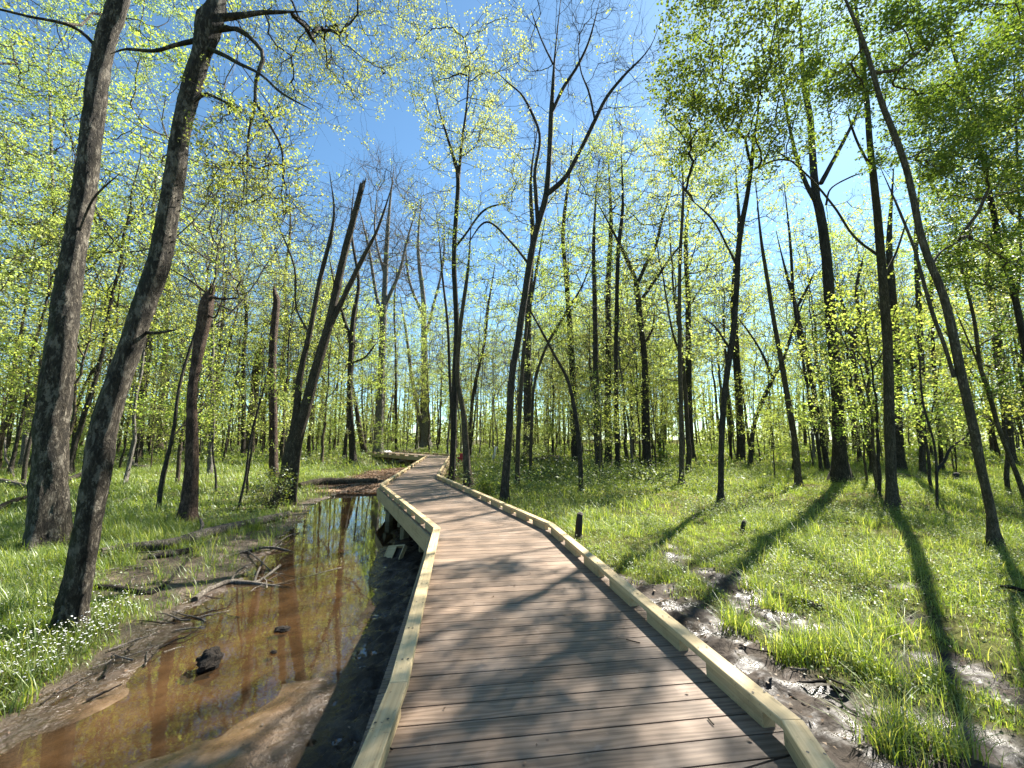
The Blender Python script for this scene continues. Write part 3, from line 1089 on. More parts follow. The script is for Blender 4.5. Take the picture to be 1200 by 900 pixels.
def hero(label, bark_key, path, forks=(), limbs=(), blobs=(), leaf_key='leaf_spring', leaves=22, leaf=0.11, spread=0.3, lean=0.0, per=3, twl=0.55, name='tree',
         cat='tree', tip=0.006, lo=2.2, depth=None, flare=1.35, bf=0.35, updown=1.0, wig=0.1, hang=0.3, up=0.5, rough=0.05, sides=12, group=None, seed=None, thin=0.45):
    h = abs(hash_str(label)) % 100000 if seed is None else seed
    rng = np.random.default_rng(h)
    b = ground_hit(path[0][0], path[0][1]) if depth is None else at_depth(path[0][0], path[0][1], depth)
    d = b[1]
    p, r = path3(path, d, lean, 110 if sides > 16 else 46, rng, cat != 'dead tree' and 'snapped' not in label)
    tip = max(tip, 0.00042 * d)
    leaf = leaf * (1.3 if d < 13 else 1.35)
    leaves = leaves * (1.15 if d < 13 else 1.5) if leaves >= 1 else leaves
    spread = max(spread * 0.75, 0.012 * d)
    if d > 14: thin = max(thin, 0.58)
    twl = twl * max(1.0, d / 16)
    p[:, 1] += 0.06 * np.sin(np.linspace(0, 9, len(p)) + rng.uniform(0, 6))
    zg = float(height(p[0, 0], p[0, 1]))
    p[0, 2] = zg - 0.12
    base = (p[0, 0], p[0, 1], zg)
    stems = [(p, r)]
    for f in forks:
        q, rr = path3(f, d, lean, 26, rng)
        q[:, 1] += np.linspace(0, 1, len(q)) * rng.uniform(-0.08, 0.08) * np.linalg.norm(q[-1] - q[0])
        stems.append((q, rr))
    br = []
    for f in limbs:
        q, rr = path3(f, d, lean, 22, rng)
        q[:, 1] += np.linspace(0, 1, len(q)) * rng.uniform(-0.25, 0.25) * np.linalg.norm(q[-1] - q[0])
        br.append((q, rr))
    if leaves < 2:
        blobs = [(*b[:4], int(b[4] * 1.5), *b[5:]) for b in blobs]
    A = blob_attr(blobs, d, lean, rng)
    if len(A):
        dmin = np.min(np.linalg.norm(A[:, None, :] - p[None, ::2, :], axis=2), axis=1)
        if (dmin > 0.6).sum() > 5:
            A = A[dmin > 0.6]
    return make_tree(name, label, cat, base, stems, A, (bark_key, leaf_key), rng, leaves, leaf, spread, lo, tip, per, twl, branches=br,
                     flare=flare, bf=bf, updown=updown, wig=wig, hang=hang, up=up, rough=rough, sides=sides, group=group, thin=thin, splinter=(cat == 'dead tree' or 'snapped' in label))


def hash_str(s):
    h = 7
    for c in s:
        h = (h * 131 + ord(c)) % 1000003
    return h


BARE = dict(leaves=0, per=5, twl=0.8, tip=0.005, wig=0.13)

# --- the two big trunks beside the stream and the broken ones
hero('massive dark trunk with deeply ridged bark, thickest of all, behind the flower-footed trunk', 'bark_grey',
     [(58, 642, 58), (60, 600, 50), (66, 500, 45), (75, 400, 40), (85, 300, 33), (98, 200, 31), (111, 100, 28), (122, 50, 27), (141, 0, 26), (165, -90, 22), (190, -230, 14)],
     limbs=[[(120, 62, 9), (95, 40, 6), (50, 36, 5), (-20, 30, 4)], [(88, 285, 5), (120, 240, 4), (160, 215, 3)]],
     blobs=[(60, 20, 140, 70, 120, 2), (-20, 160, 100, 110, 110, 2), (170, 20, 60, 50, 40, 2)], thin=0.0,
     leaf_key='leaf_spring', leaves=34, leaf=0.055, spread=0.2, per=4, rough=0.075, sides=30, flare=1.25, tip=0.004)
hero('thick grey leaning trunk with white flowers around its foot', 'bark_grey',
     [(79, 742, 46), (88, 700, 42), (111, 600, 36), (122, 540, 38), (128, 500, 36), (158, 400, 31), (172, 350, 30), (185, 300, 30), (200, 200, 27), (208, 150, 24), (222, 100, 26), (237, 60, 25), (247, 28, 36), (256, 8, 24), (268, -40, 20), (290, -130, 15)],
     limbs=[[(250, 22, 14), (275, 13, 10), (300, 3, 7), (345, -8, 4)],
            [(228, 48, 9), (205, 54, 7), (182, 61, 6), (150, 60, 5), (132, 66, 4)],
            [(240, 38, 12), (275, 32, 9), (300, 50, 7), (306, 65, 7), (297, 88, 6), (294, 120, 5), (286, 150, 4), (283, 190, 3), (280, 235, 2)],
            [(240, 55, 8), (268, 72, 7), (290, 88, 6), (320, 108, 4), (350, 138, 4), (388, 165, 3)],
            [(228, 118, 8), (243, 112, 6), (270, 125, 4), (296, 138, 3)],
            [(298, 118, 5), (315, 146, 4), (325, 170, 4), (322, 210, 2)],
            [(168, 390, 8), (186, 390, 6), (208, 386, 4)]],
     blobs=[(340, 40, 90, 45, 70, 1.5), (300, 190, 55, 85, 75), (375, 90, 55, 50, 45, 1), (265, 180, 45, 80, 45), (430, 30, 75, 60, 110, 2), (330, -10, 100, 40, 60, 1.5)], thin=0.0,
     leaf_key='leaf_spring', leaves=14, leaf=0.042, spread=0.12, per=5, twl=0.45, rough=0.065, sides=30, flare=1.2, lo=3.5, updown=-0.15, tip=0.003, wig=0.16)
hero('snapped reddish dead trunk with a splintered top and stubs, in the grass', 'bark_red',
     [(221, 613, 25), (219, 600, 23), (226, 500, 18), (228, 450, 15), (233, 400, 19), (240, 360, 20), (245, 344, 14)],
     limbs=[[(246, 348, 6), (262, 350, 4), (282, 348, 3)], [(248, 348, 4), (225, 330, 3), (198, 314, 2)], [(240, 365, 4), (252, 372, 3), (262, 350, 2)]], name='dead_tree', cat='dead tree', flare=1.2)
hero('straight dead reddish snag with pointed top beside the forked leaning tree', 'bark_red',
     [(322, 562, 14), (320, 500, 13), (319, 433, 12), (324, 357, 11), (322, 345, 8), (321, 337, 4)], name='dead_tree', cat='dead tree', flare=1.3)
hero('short broken brown snag standing among green saplings', 'bark_brown',
     [(292, 531, 15), (294, 500, 14), (299, 450, 13), (304, 415, 13), (308, 408, 7)], name='dead_tree', cat='dead tree', flare=1.2)
hero('forked leaning trunk with a snapped-off bare top over the pool', 'bark_brown',
     [(331, 590, 27), (336, 570, 24), (344, 520, 21), (358, 480, 18), (372, 430, 15), (386, 380, 13), (402, 300, 11), (425, 217, 8)],
     forks=[[(334, 560, 13), (347, 495, 12), (354, 440, 10), (366, 392, 8), (378, 335, 7), (396, 262, 5), (392, 210, 3)],
            [(386, 385, 8), (405, 345, 8), (425, 305, 7), (444, 268, 4), (462, 215, 3)]],
     limbs=[[(366, 395, 4), (352, 365, 3), (355, 320, 3), (340, 270, 2)]],
     blobs=[(370, 250, 45, 60, 30), (440, 210, 40, 40, 20), (340, 300, 30, 60, 20)], leaves=3, leaf=0.07, spread=0.2, per=4, twl=0.7, lo=4, tip=0.004, updown=0.5)
# --- slim trees behind the left bank
hero('pale grey leaning tree beyond the dead limbs, left of the massive trunk', 'bark_pale', [(26, 548, 10), (38, 470, 9), (55, 403, 8), (70, 330, 6), (62, 240, 6), (60, 130, 5), (56, 40, 4)],
     blobs=[(40, 200, 90, 110, 60), (10, 320, 60, 70, 40), (80, 60, 90, 80, 50)], leaves=24, leaf=0.13)
hero('thin crooked dark stem at the foot of a pale leaning tree', 'bark_dark', [(27, 568, 9), (36, 520, 7), (42, 480, 6), (50, 440, 4), (44, 390, 3)],
     limbs=[[(42, 480, 3), (52, 455, 2), (70, 440, 2)]], blobs=[(40, 400, 35, 50, 16)], leaves=14, leaf=0.09)
hero('slim forking tree seen between the two big leaning trunks', 'bark_dark', [(84, 545, 8), (90, 483, 6), (105, 440, 5), (117, 420, 4), (130, 380, 3)],
     forks=[[(105, 440, 4), (125, 420, 3), (140, 408, 3), (160, 370, 2)]], blobs=[(125, 380, 50, 60, 30)], leaves=22, leaf=0.11)
hero('sturdy pale trunk standing in sun behind the flower-footed trunk', 'bark_pale', [(158, 537, 15), (162, 500, 13), (168, 450, 12), (173, 410, 11), (176, 340, 9), (180, 260, 7), (182, 190, 4)],
     blobs=[(180, 250, 80, 90, 60), (150, 340, 60, 50, 30)], leaves=22, leaf=0.15)
hero('dark straight trunk behind, between the pale trunk and the snapped reddish one', 'bark_brown', [(186, 527, 11), (190, 480, 10), (192, 440, 9), (196, 360, 7), (198, 290, 5), (202, 220, 3)],
     blobs=[(200, 270, 60, 80, 50), (195, 370, 40, 40, 20)], leaves=22, leaf=0.15)
hero('slender slanting dark stem leaning towards the snapped reddish trunk', 'bark_dark', [(187, 598, 8), (190, 553, 7), (203, 503, 6), (212, 455, 5), (221, 413, 5), (232, 370, 3)],
     blobs=[(225, 380, 40, 40, 16)], leaves=14, leaf=0.08, tip=0.004)
hero('thin crooked stem close behind the snapped reddish trunk', 'bark_brown', [(207, 566, 7), (213, 517, 6), (222, 480, 5), (230, 440, 4), (240, 390, 3), (236, 340, 2)],
     blobs=[(240, 370, 40, 40, 18)], leaves=16, leaf=0.09)
hero('tall slim tree just beside the short broken snag', 'bark_dark', [(285, 536, 7), (286, 480, 7), (285, 420, 6), (288, 360, 5), (276, 290, 4), (282, 210, 3)],
     blobs=[(280, 270, 60, 80, 50), (300, 360, 45, 40, 20)], leaves=20, leaf=0.14)
hero('slim dark double-stemmed tree with arching leafy branches behind the grass', 'bark_dark', [(247, 540, 7), (250, 480, 6), (256, 420, 5), (264, 350, 4), (270, 280, 3)],
     forks=[[(250, 480, 5), (262, 430, 4), (275, 380, 3), (285, 330, 2)]], blobs=[(255, 300, 55, 60, 40), (230, 400, 40, 40, 20)], leaves=22, leaf=0.13)
hero('slim wavy trunk just beyond the straight dead snag', 'bark_brown', [(335, 520, 9), (334, 470, 8), (331, 425, 8), (336, 385, 7), (334, 330, 5), (340, 270, 4), (338, 200, 2)],
     blobs=[(330, 260, 60, 70, 50), (350, 350, 40, 50, 20)], leaves=18, leaf=0.14)
hero('thin dark sapling in the grass just before the short broken snag', 'bark_dark', [(280, 598, 4), (286, 560, 4), (291, 530, 3), (303, 480, 3), (310, 440, 2)], blobs=[(308, 450, 28, 40, 14)], leaves=12, leaf=0.06, tip=0.003, name='sapling', cat='sapling')
hero('straight wispy sapling standing between the snapped trunk and the short snag', 'bark_dark', [(252, 577, 4), (251, 540, 3), (250, 513, 3), (247, 470, 2)], blobs=[(248, 470, 22, 30, 10)], leaves=12, leaf=0.06, tip=0.003, name='sapling', cat='sapling')
# --- middle distance along the far bank
hero('dark twisted tree standing on the brown bank at the end of the pool', 'bark_dark', [(414, 545, 11), (412, 500, 9), (410, 457, 8), (412, 400, 8), (414, 370, 7), (420, 330, 5), (412, 270, 4), (416, 210, 2)],
     forks=[[(411, 400, 6), (402, 370, 5), (394, 345, 4), (385, 300, 3)]], limbs=[[(414, 425, 4), (428, 418, 3), (440, 402, 3)]],
     blobs=[(400, 290, 55, 70, 40), (440, 330, 40, 50, 20)], leaves=5, leaf=0.10, per=5, twl=1.0)
hero('short stem tilted against the twisted tree on the brown bank', 'bark_brown', [(427, 531, 9), (422, 505, 8), (418, 480, 6), (410, 440, 4), (400, 400, 3)], blobs=[(400, 385, 30, 35, 14)], leaves=8, leaf=0.1)
hero('tall bare grey tree with upright limbs above the brown bank', 'bark_pale', [(443, 533, 14), (445, 480, 12), (447, 433, 10), (449, 380, 10), (451, 330, 8), (455, 260, 6), (462, 195, 3)],
     forks=[[(449, 385, 6), (440, 340, 5), (432, 290, 4), (420, 240, 2)], [(450, 360, 6), (468, 320, 5), (478, 280, 3), (492, 235, 2)], [(450, 320, 4), (438, 270, 3), (440, 215, 2)]],
     blobs=[(450, 250, 60, 70, 70), (480, 300, 40, 50, 25), (420, 310, 35, 50, 20)], **BARE)
hero('double-trunked bare grey tree beyond the bend of the boardwalk', 'bark_pale', [(500, 524, 13), (499, 480, 11), (497, 400, 9), (496, 350, 7), (490, 290, 5), (494, 230, 3)],
     forks=[[(498, 515, 8), (489, 480, 7), (481, 440, 6), (474, 390, 4), (465, 340, 3)], [(497, 400, 5), (508, 360, 4), (520, 310, 3), (522, 260, 2)], [(496, 370, 5), (480, 330, 4), (474, 280, 2)]],
     blobs=[(490, 280, 60, 70, 70), (520, 340, 35, 50, 22), (465, 350, 30, 40, 18)], **BARE)
hero('thin pole-like stem beside the raised platform at the far bend', 'bark_dark', [(464, 528, 4), (464, 480, 4), (464, 420, 3), (462, 360, 3), (466, 300, 2)], blobs=[(465, 320, 25, 40, 14)], leaves=6, leaf=0.12)
# --- cluster right of the boardwalk
hero('slim dark trunk nearest the kerb bend, tallest leafy one of the cluster there', 'bark_dark',
     [(529, 566, 10), (531, 530, 9), (533, 450, 9), (535, 383, 8), (532, 300, 7), (537, 213, 6), (530, 180, 5), (515, 130, 4), (506, 90, 2)],
     forks=[[(537, 216, 5), (541, 170, 4), (547, 127, 3), (552, 60, 2)], [(533, 290, 4), (545, 275, 3), (568, 245, 3), (600, 235, 2)]],
     blobs=[(540, 130, 60, 85, 110), (520, 60, 45, 50, 50), (570, 200, 50, 60, 50), (500, 230, 30, 40, 14), (585, 60, 45, 50, 40)], leaf_key='leaf_pale', leaves=24, leaf=0.11, spread=0.32, lo=6)
hero('curving stem crossing behind the slim dark trunk at the kerb bend', 'bark_brown', [(549, 571, 14), (547, 545, 11), (543, 487, 8), (536, 440, 7), (540, 380, 6), (548, 320, 5), (552, 260, 3)],
     blobs=[(555, 290, 40, 60, 35)], leaves=14, leaf=0.1, lo=5)
hero('very thin dark stem tight against the trunk at the kerb bend', 'bark_dark', [(533, 559, 5), (530, 500, 5), (527, 440, 4), (525, 383, 4), (518, 320, 3), (512, 250, 2)], blobs=[(515, 270, 30, 50, 20)], leaves=12, leaf=0.1, lo=5)
hero('dark leaning stem behind the kerb bend, tilting right as it climbs', 'bark_dark', [(551, 535, 5), (551, 500, 5), (556, 455, 5), (568, 400, 4), (572, 360, 4), (580, 310, 3)], blobs=[(580, 330, 35, 40, 20)], leaves=14, leaf=0.12)
hero('tall many-branched bare tree with brown trunk rising beside the deck edge', 'bark_dark',
     [(590, 590, 13), (594, 540, 11), (597, 500, 10.5), (600, 440, 10), (607, 400, 10), (622, 300, 9.5), (631, 260, 9), (640, 228, 9), (644, 180, 7), (646, 133, 7), (648, 100, 6), (650, 67, 4), (657, 0, 3)],
     forks=[[(640, 228, 8), (662, 208, 7), (680, 175, 6), (697, 140, 6), (712, 110, 5), (733, 83, 4), (763, 50, 2), (780, 10, 2)],
            [(630, 262, 6), (628, 225, 6), (627, 200, 5), (633, 160, 4), (625, 133, 4), (612, 108, 3), (598, 95, 3), (580, 78, 2)],
            [(646, 133, 5), (660, 104, 5), (676, 80, 4), (690, 50, 3), (702, 5, 2)], [(648, 75, 3), (634, 45, 2), (622, 10, 2)],
            [(697, 140, 3), (690, 110, 3), (680, 85, 2), (676, 50, 2)], [(620, 310, 4), (600, 285, 3), (570, 260, 3), (545, 290, 2)]],
     blobs=[(690, 60, 70, 60, 80), (640, 50, 60, 60, 60), (740, 100, 50, 50, 40), (600, 120, 40, 50, 20), (660, 180, 50, 50, 20)], leaves=1.9, leaf=0.08, per=5, twl=0.8, tip=0.0045, lo=6, updown=0.6)
hero('thick dark straight trunk behind the tall bare tree at the deck edge', 'bark_dark', [(618, 548, 14), (618, 517, 11), (618, 433, 11), (620, 350, 9), (624, 280, 7), (622, 210, 5), (630, 150, 3)],
     blobs=[(620, 210, 60, 90, 70), (650, 300, 50, 50, 25)], leaves=18, leaf=0.14, leaf_key='leaf_pale', lo=7)
hero('greenish slim stem between the tall bare tree and the thick dark trunk', 'bark_brown', [(606, 568, 7), (607, 520, 7), (611, 450, 6), (616, 390, 5), (628, 320, 4), (640, 250, 2)], blobs=[(630, 290, 40, 50, 25)], leaves=12, leaf=0.11, lo=5)
hero('thin knobbly stem with ivy tufts at its foot before the thick dark trunk', 'bark_brown', [(621, 566, 6), (622, 530, 5), (624, 480, 4), (627, 447, 4), (640, 407, 4), (663, 367, 4), (682, 335, 3), (700, 290, 2)],
     blobs=[(690, 310, 40, 40, 20)], leaves=12, leaf=0.11, lo=4)
hero('dark trunk that forks into a wide leaning Y in the shady hollow'.replace(' Y ', ' pair '), 'bark_dark', [(681, 577, 8), (680, 545, 7), (677, 507, 7), (667, 450, 5), (648, 412, 4), (628, 376, 3), (600, 325, 2)],
     blobs=[(615, 340, 40, 40, 20), (650, 380, 30, 30, 12)], leaves=12, leaf=0.11, lo=4)
hero('tall pale-topped trunk rising from the shady hollow', 'bark_dark', [(675, 544, 11), (674, 490, 10), (670, 417, 9), (664, 333, 7), (660, 270, 6), (668, 200, 4), (672, 150, 2)],
     blobs=[(665, 220, 50, 80, 60), (690, 300, 40, 40, 20)], leaves=20, leaf=0.14, leaf_key='leaf_pale', lo=7)
hero('first of three close dark poles past the shady hollow', 'bark_dark', [(703, 551, 9), (701, 500, 9), (698, 433, 8), (697, 350, 7), (696, 280, 5), (700, 200, 3)],
     blobs=[(700, 240, 45, 80, 60), (690, 330, 35, 35, 18)], leaves=20, leaf=0.13, lo=6)
hero('thickest of three close dark poles past the shady hollow', 'bark_dark', [(713, 547, 11), (712, 467, 10), (713, 400, 9), (713, 333, 8), (716, 260, 6), (712, 180, 4)],
     blobs=[(722, 210, 50, 80, 60), (735, 310, 35, 40, 18)], leaves=20, leaf=0.14, lo=7)
hero('last of three close dark poles, standing a little nearer the grass', 'bark_dark', [(724, 556, 8), (723, 480, 7), (722, 400, 6), (724, 300, 6), (730, 240, 5), (728, 170, 3)],
     blobs=[(735, 200, 50, 70, 50), (745, 290, 35, 40, 18)], leaves=20, leaf=0.12, lo=6, leaf_key='leaf_pale')
hero('dark tree forking into a broad vase of limbs above a black base', 'bark_dark', [(760, 553, 11), (757, 483, 10), (755, 420, 9), (751, 380, 8), (747, 340, 9), (744, 325, 7), (733, 300, 6), (715, 265, 4), (695, 230, 3)],
     forks=[[(746, 335, 6), (757, 310, 5), (768, 290, 5), (777, 255, 4), (792, 210, 2)], [(751, 352, 5), (770, 325, 4), (787, 300, 4), (805, 280, 2)], [(757, 400, 4), (765, 385, 3), (768, 360, 2)]],
     blobs=[(750, 220, 75, 70, 90), (800, 260, 45, 50, 30), (700, 220, 40, 50, 25)], leaves=20, leaf=0.13, leaf_key='leaf_pale', lo=7)
hero('slim tan trunk at the front edge of the wood, bare of low branches', 'bark_brown', [(798, 568, 8), (798, 500, 7), (797, 400, 6), (797, 300, 5), (800, 220, 4), (795, 150, 2)],
     blobs=[(800, 190, 45, 70, 50), (790, 280, 35, 40, 16)], leaves=20, leaf=0.11, leaf_key='leaf_pale', lo=6)
hero('black-footed straight trunk behind the slim tan one', 'bark_dark', [(810, 540, 12), (808, 480, 10), (807, 433, 9), (806, 350, 8), (804, 280, 6), (812, 200, 3)],
     blobs=[(815, 220, 55, 80, 60), (830, 320, 40, 40, 20)], leaves=22, leaf=0.14, lo=7)
# --- wood to the right
hero('sinuous dark trunk at the grass edge carrying heavy maple foliage', 'bark_dark', [(845, 590, 10), (846, 560, 9), (847, 510, 9), (851, 450, 9), (859, 390, 9), (862, 340, 8), (866, 280, 8), (878, 215, 7), (885, 160, 5), (890, 120, 4), (886, 40, 2)],
     limbs=[[(863, 310, 5), (850, 290, 3), (830, 262, 3), (800, 240, 2)], [(856, 410, 4), (835, 385, 3), (818, 375, 2)], [(880, 200, 4), (915, 185, 3), (950, 190, 2)]],
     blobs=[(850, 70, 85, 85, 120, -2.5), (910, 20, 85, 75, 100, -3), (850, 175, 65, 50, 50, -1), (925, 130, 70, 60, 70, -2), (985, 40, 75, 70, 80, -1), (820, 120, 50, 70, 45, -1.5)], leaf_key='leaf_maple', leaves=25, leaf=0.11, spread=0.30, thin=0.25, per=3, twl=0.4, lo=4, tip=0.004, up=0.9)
hero('dark trunk just behind the sinuous maple', 'bark_dark', [(868, 539, 13), (867, 480, 11), (863, 417, 11), (860, 340, 9), (866, 270, 7), (862, 190, 4)],
     blobs=[(860, 240, 55, 80, 60), (880, 330, 40, 40, 20)], leaves=22, leaf=0.13, lo=7)
hero('arched dark stem bending right across its neighbours', 'bark_dark', [(880, 545, 8), (881, 520, 7), (887, 487, 7), (897, 462, 7), (907, 440, 6), (918, 420, 5), (927, 395, 5), (945, 345, 3)],
     forks=[[(905, 443, 4), (897, 420, 4), (884, 395, 3), (860, 360, 2)]], blobs=[(945, 350, 35, 40, 20), (865, 350, 30, 30, 14)], leaves=20, leaf=0.11)
hero('slim trunk leaning left, mossy and lit at the foot, behind the tall grass', 'bark_brown', [(937, 570, 11), (933, 520, 10), (923, 467, 9), (907, 383, 7), (900, 330, 6), (893, 280, 5), (885, 210, 3)],
     blobs=[(890, 240, 50, 70, 50), (920, 340, 40, 40, 25)], leaves=24, leaf=0.11, lo=5)
hero('thin straight stem tight beside the slim left-leaning trunk', 'bark_dark', [(962, 555, 6), (955, 500, 6), (943, 430, 5), (930, 350, 5), (925, 280, 4), (918, 200, 2)],
     blobs=[(925, 250, 45, 60, 40)], leaves=24, leaf=0.12, lo=5)
hero('dark slim trunk curving up from the shade beside the largest dark trunk', 'bark_dark', [(970, 553, 9), (962, 500, 8), (950, 440, 8), (938, 390, 7), (932, 360, 7), (922, 320, 5), (910, 270, 3)],
     forks=[[(933, 362, 5), (945, 340, 4), (955, 318, 3)]], blobs=[(925, 300, 45, 50, 35), (955, 310, 30, 35, 18)], leaves=24, leaf=0.12, lo=5)
hero('largest dark trunk of the wood, forking high among the maple leaves', 'bark_dark', [(988, 566, 24), (985, 540, 20), (983, 500, 19), (979, 440, 18), (972, 370, 17), (967, 297, 16), (961, 250, 14), (957, 233, 13), (953, 180, 11), (950, 133, 10), (943, 100, 8), (938, 30, 5), (930, -60, 3)],
     forks=[[(958, 240, 8), (945, 215, 7), (933, 180, 6), (925, 140, 5), (915, 90, 3)], [(962, 215, 8), (975, 190, 7), (988, 165, 6), (1002, 135, 4), (1020, 90, 2)], [(968, 240, 4), (975, 220, 3), (1000, 205, 3), (1020, 198, 2)]],
     blobs=[(940, 60, 70, 70, 120), (1000, 130, 40, 40, 14), (930, 190, 40, 45, 30), (1000, 270, 50, 40, 35)], leaf_key='leaf_spring', leaves=26, leaf=0.11, spread=0.3, lo=6, tip=0.005)
hero('curving trunk with a high split, just past the largest dark trunk', 'bark_dark', [(1024, 555, 12), (1019, 520, 11), (1013, 483, 10), (1005, 445, 9), (1000, 417, 9), (999, 400, 8), (992, 380, 7), (985, 350, 5), (975, 320, 3)],
     forks=[[(999, 405, 7), (1007, 375, 6), (1005, 340, 5), (1012, 310, 5), (1018, 290, 3)]], blobs=[(1010, 290, 50, 50, 40), (980, 310, 35, 40, 20)], leaves=24, leaf=0.12, lo=5)
hero('straight tawny trunk casting the long shadow over the open grass', 'bark_brown', [(1048, 596, 21), (1047, 570, 18), (1045, 500, 17), (1041, 410, 16), (1035, 350, 15), (1030, 300, 14), (1024, 230, 12), (1019, 170, 10), (1017, 120, 9), (1012, 60, 7), (1004, 0, 6), (995, -80, 4)],
     limbs=[[(1030, 300, 6), (1005, 275, 4), (985, 235, 4), (955, 190, 3), (915, 150, 2)], [(1022, 200, 5), (1008, 160, 4), (1000, 120, 3)], [(1033, 330, 5), (1060, 290, 4), (1085, 240, 3)]],
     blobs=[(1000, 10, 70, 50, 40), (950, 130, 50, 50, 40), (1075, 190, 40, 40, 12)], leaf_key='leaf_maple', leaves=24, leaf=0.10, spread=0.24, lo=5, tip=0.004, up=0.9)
hero('black trunk hidden close behind the straight tawny one', 'bark_dark', [(1054, 553, 20), (1052, 500, 16), (1050, 420, 14), (1046, 340, 12), (1043, 280, 10), (1046, 200, 6)],
     blobs=[(1010, 220, 40, 60, 24)], leaves=24, leaf=0.13, lo=6)
hero('big leaning mossy trunk in the open grass with a crooked fork', 'bark_brown', [(1166, 642, 20), (1160, 600, 17), (1147, 550, 16), (1135, 495, 16), (1123, 443, 16), (1114, 390, 15), (1105, 345, 14), (1094, 315, 13), (1083, 280, 12), (1067, 200, 11), (1048, 150, 10), (1033, 117, 9), (1010, 50, 7), (987, 0, 6), (960, -80, 4)],
     forks=[[(1118, 442, 8), (1105, 405, 7), (1090, 370, 7), (1075, 325, 6), (1063, 290, 5), (1040, 240, 4), (1020, 200, 2)]],
     limbs=[[(1092, 310, 6), (1112, 290, 4), (1150, 270, 3), (1180, 240, 2)]],
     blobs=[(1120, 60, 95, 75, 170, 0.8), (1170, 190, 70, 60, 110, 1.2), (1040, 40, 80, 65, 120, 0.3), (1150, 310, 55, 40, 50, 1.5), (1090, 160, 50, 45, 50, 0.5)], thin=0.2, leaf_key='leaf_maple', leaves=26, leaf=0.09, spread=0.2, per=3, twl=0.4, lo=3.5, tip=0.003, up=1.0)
hero('dark trunk with a pale notch behind the curved black limb', 'bark_dark', [(1082, 558, 11), (1080, 480, 10), (1078, 400, 10), (1077, 340, 9), (1074, 270, 7), (1078, 190, 4)],
     blobs=[(1085, 230, 50, 80, 60), (1095, 340, 40, 35, 22)], leaves=24, leaf=0.13, lo=6)
hero('slim dark trunk touching the upper end of the curved black limb', 'bark_dark', [(1103, 551, 8), (1100, 500, 7), (1097, 450, 7), (1093, 400, 6), (1090, 330, 5), (1088, 260, 3)],
     blobs=[(1090, 290, 45, 60, 45), (1110, 380, 40, 30, 20)], leaves=24, leaf=0.12, lo=4)
hero('thin crooked young stem at the grass edge under the curved black limb', 'bark_dark', [(1101, 597, 5), (1097, 560, 5), (1092, 520, 4), (1084, 480, 4), (1080, 430, 3), (1070, 370, 2)],
     blobs=[(1075, 390, 35, 40, 18)], leaves=16, leaf=0.09)
hero('long thin stem sweeping right in front of the blackened trunk', 'bark_brown', [(1202, 590, 10), (1190, 548, 9), (1173, 500, 8), (1160, 460, 8), (1147, 427, 7), (1138, 370, 6), (1127, 310, 5), (1122, 250, 3)],
     forks=[[(1147, 427, 4), (1130, 395, 3), (1110, 355, 2)]], blobs=[(1130, 290, 55, 50, 45), (1180, 400, 50, 40, 40, 0.5), (1165, 470, 40, 30, 30)], leaf_key='leaf_maple', leaves=22, leaf=0.09, lo=2.5, up=1.0, tip=0.004)
hero('tall dark leaning maple along the edge of the view, heavy with leaves', 'bark_dark', [(1228, 600, 13), (1215, 480, 12), (1203, 400, 12), (1190, 340, 11), (1181, 315, 10), (1173, 293, 10), (1160, 235, 9), (1147, 177, 8), (1137, 135, 8), (1127, 100, 7), (1116, 55, 6), (1107, 17, 5), (1098, -40, 3)],
     forks=[[(1192, 345, 6), (1196, 300, 5), (1193, 200, 4), (1188, 67, 3)]],
     blobs=[(1140, 90, 75, 80, 100), (1185, 180, 75, 75, 100), (1190, 50, 80, 80, 100), (1150, 260, 60, 50, 60), (1190, 310, 60, 50, 60)], thin=0.2, leaf_key='leaf_maple', leaves=26, leaf=0.10, spread=0.24, lo=3, up=1.0, tip=0.004)
hero('blackened thick trunk in the shade behind the long thin stem', 'bark_dark', [(1187, 545, 17), (1182, 500, 15), (1175, 440, 14), (1167, 390, 13), (1160, 330, 11), (1155, 260, 8)],
     blobs=[(1160, 330, 50, 50, 50), (1190, 420, 50, 35, 40), (1140, 240, 50, 50, 40)], leaf_key='leaf_spring', leaves=22, leaf=0.12, lo=3, up=0.9)

print('heroes done')

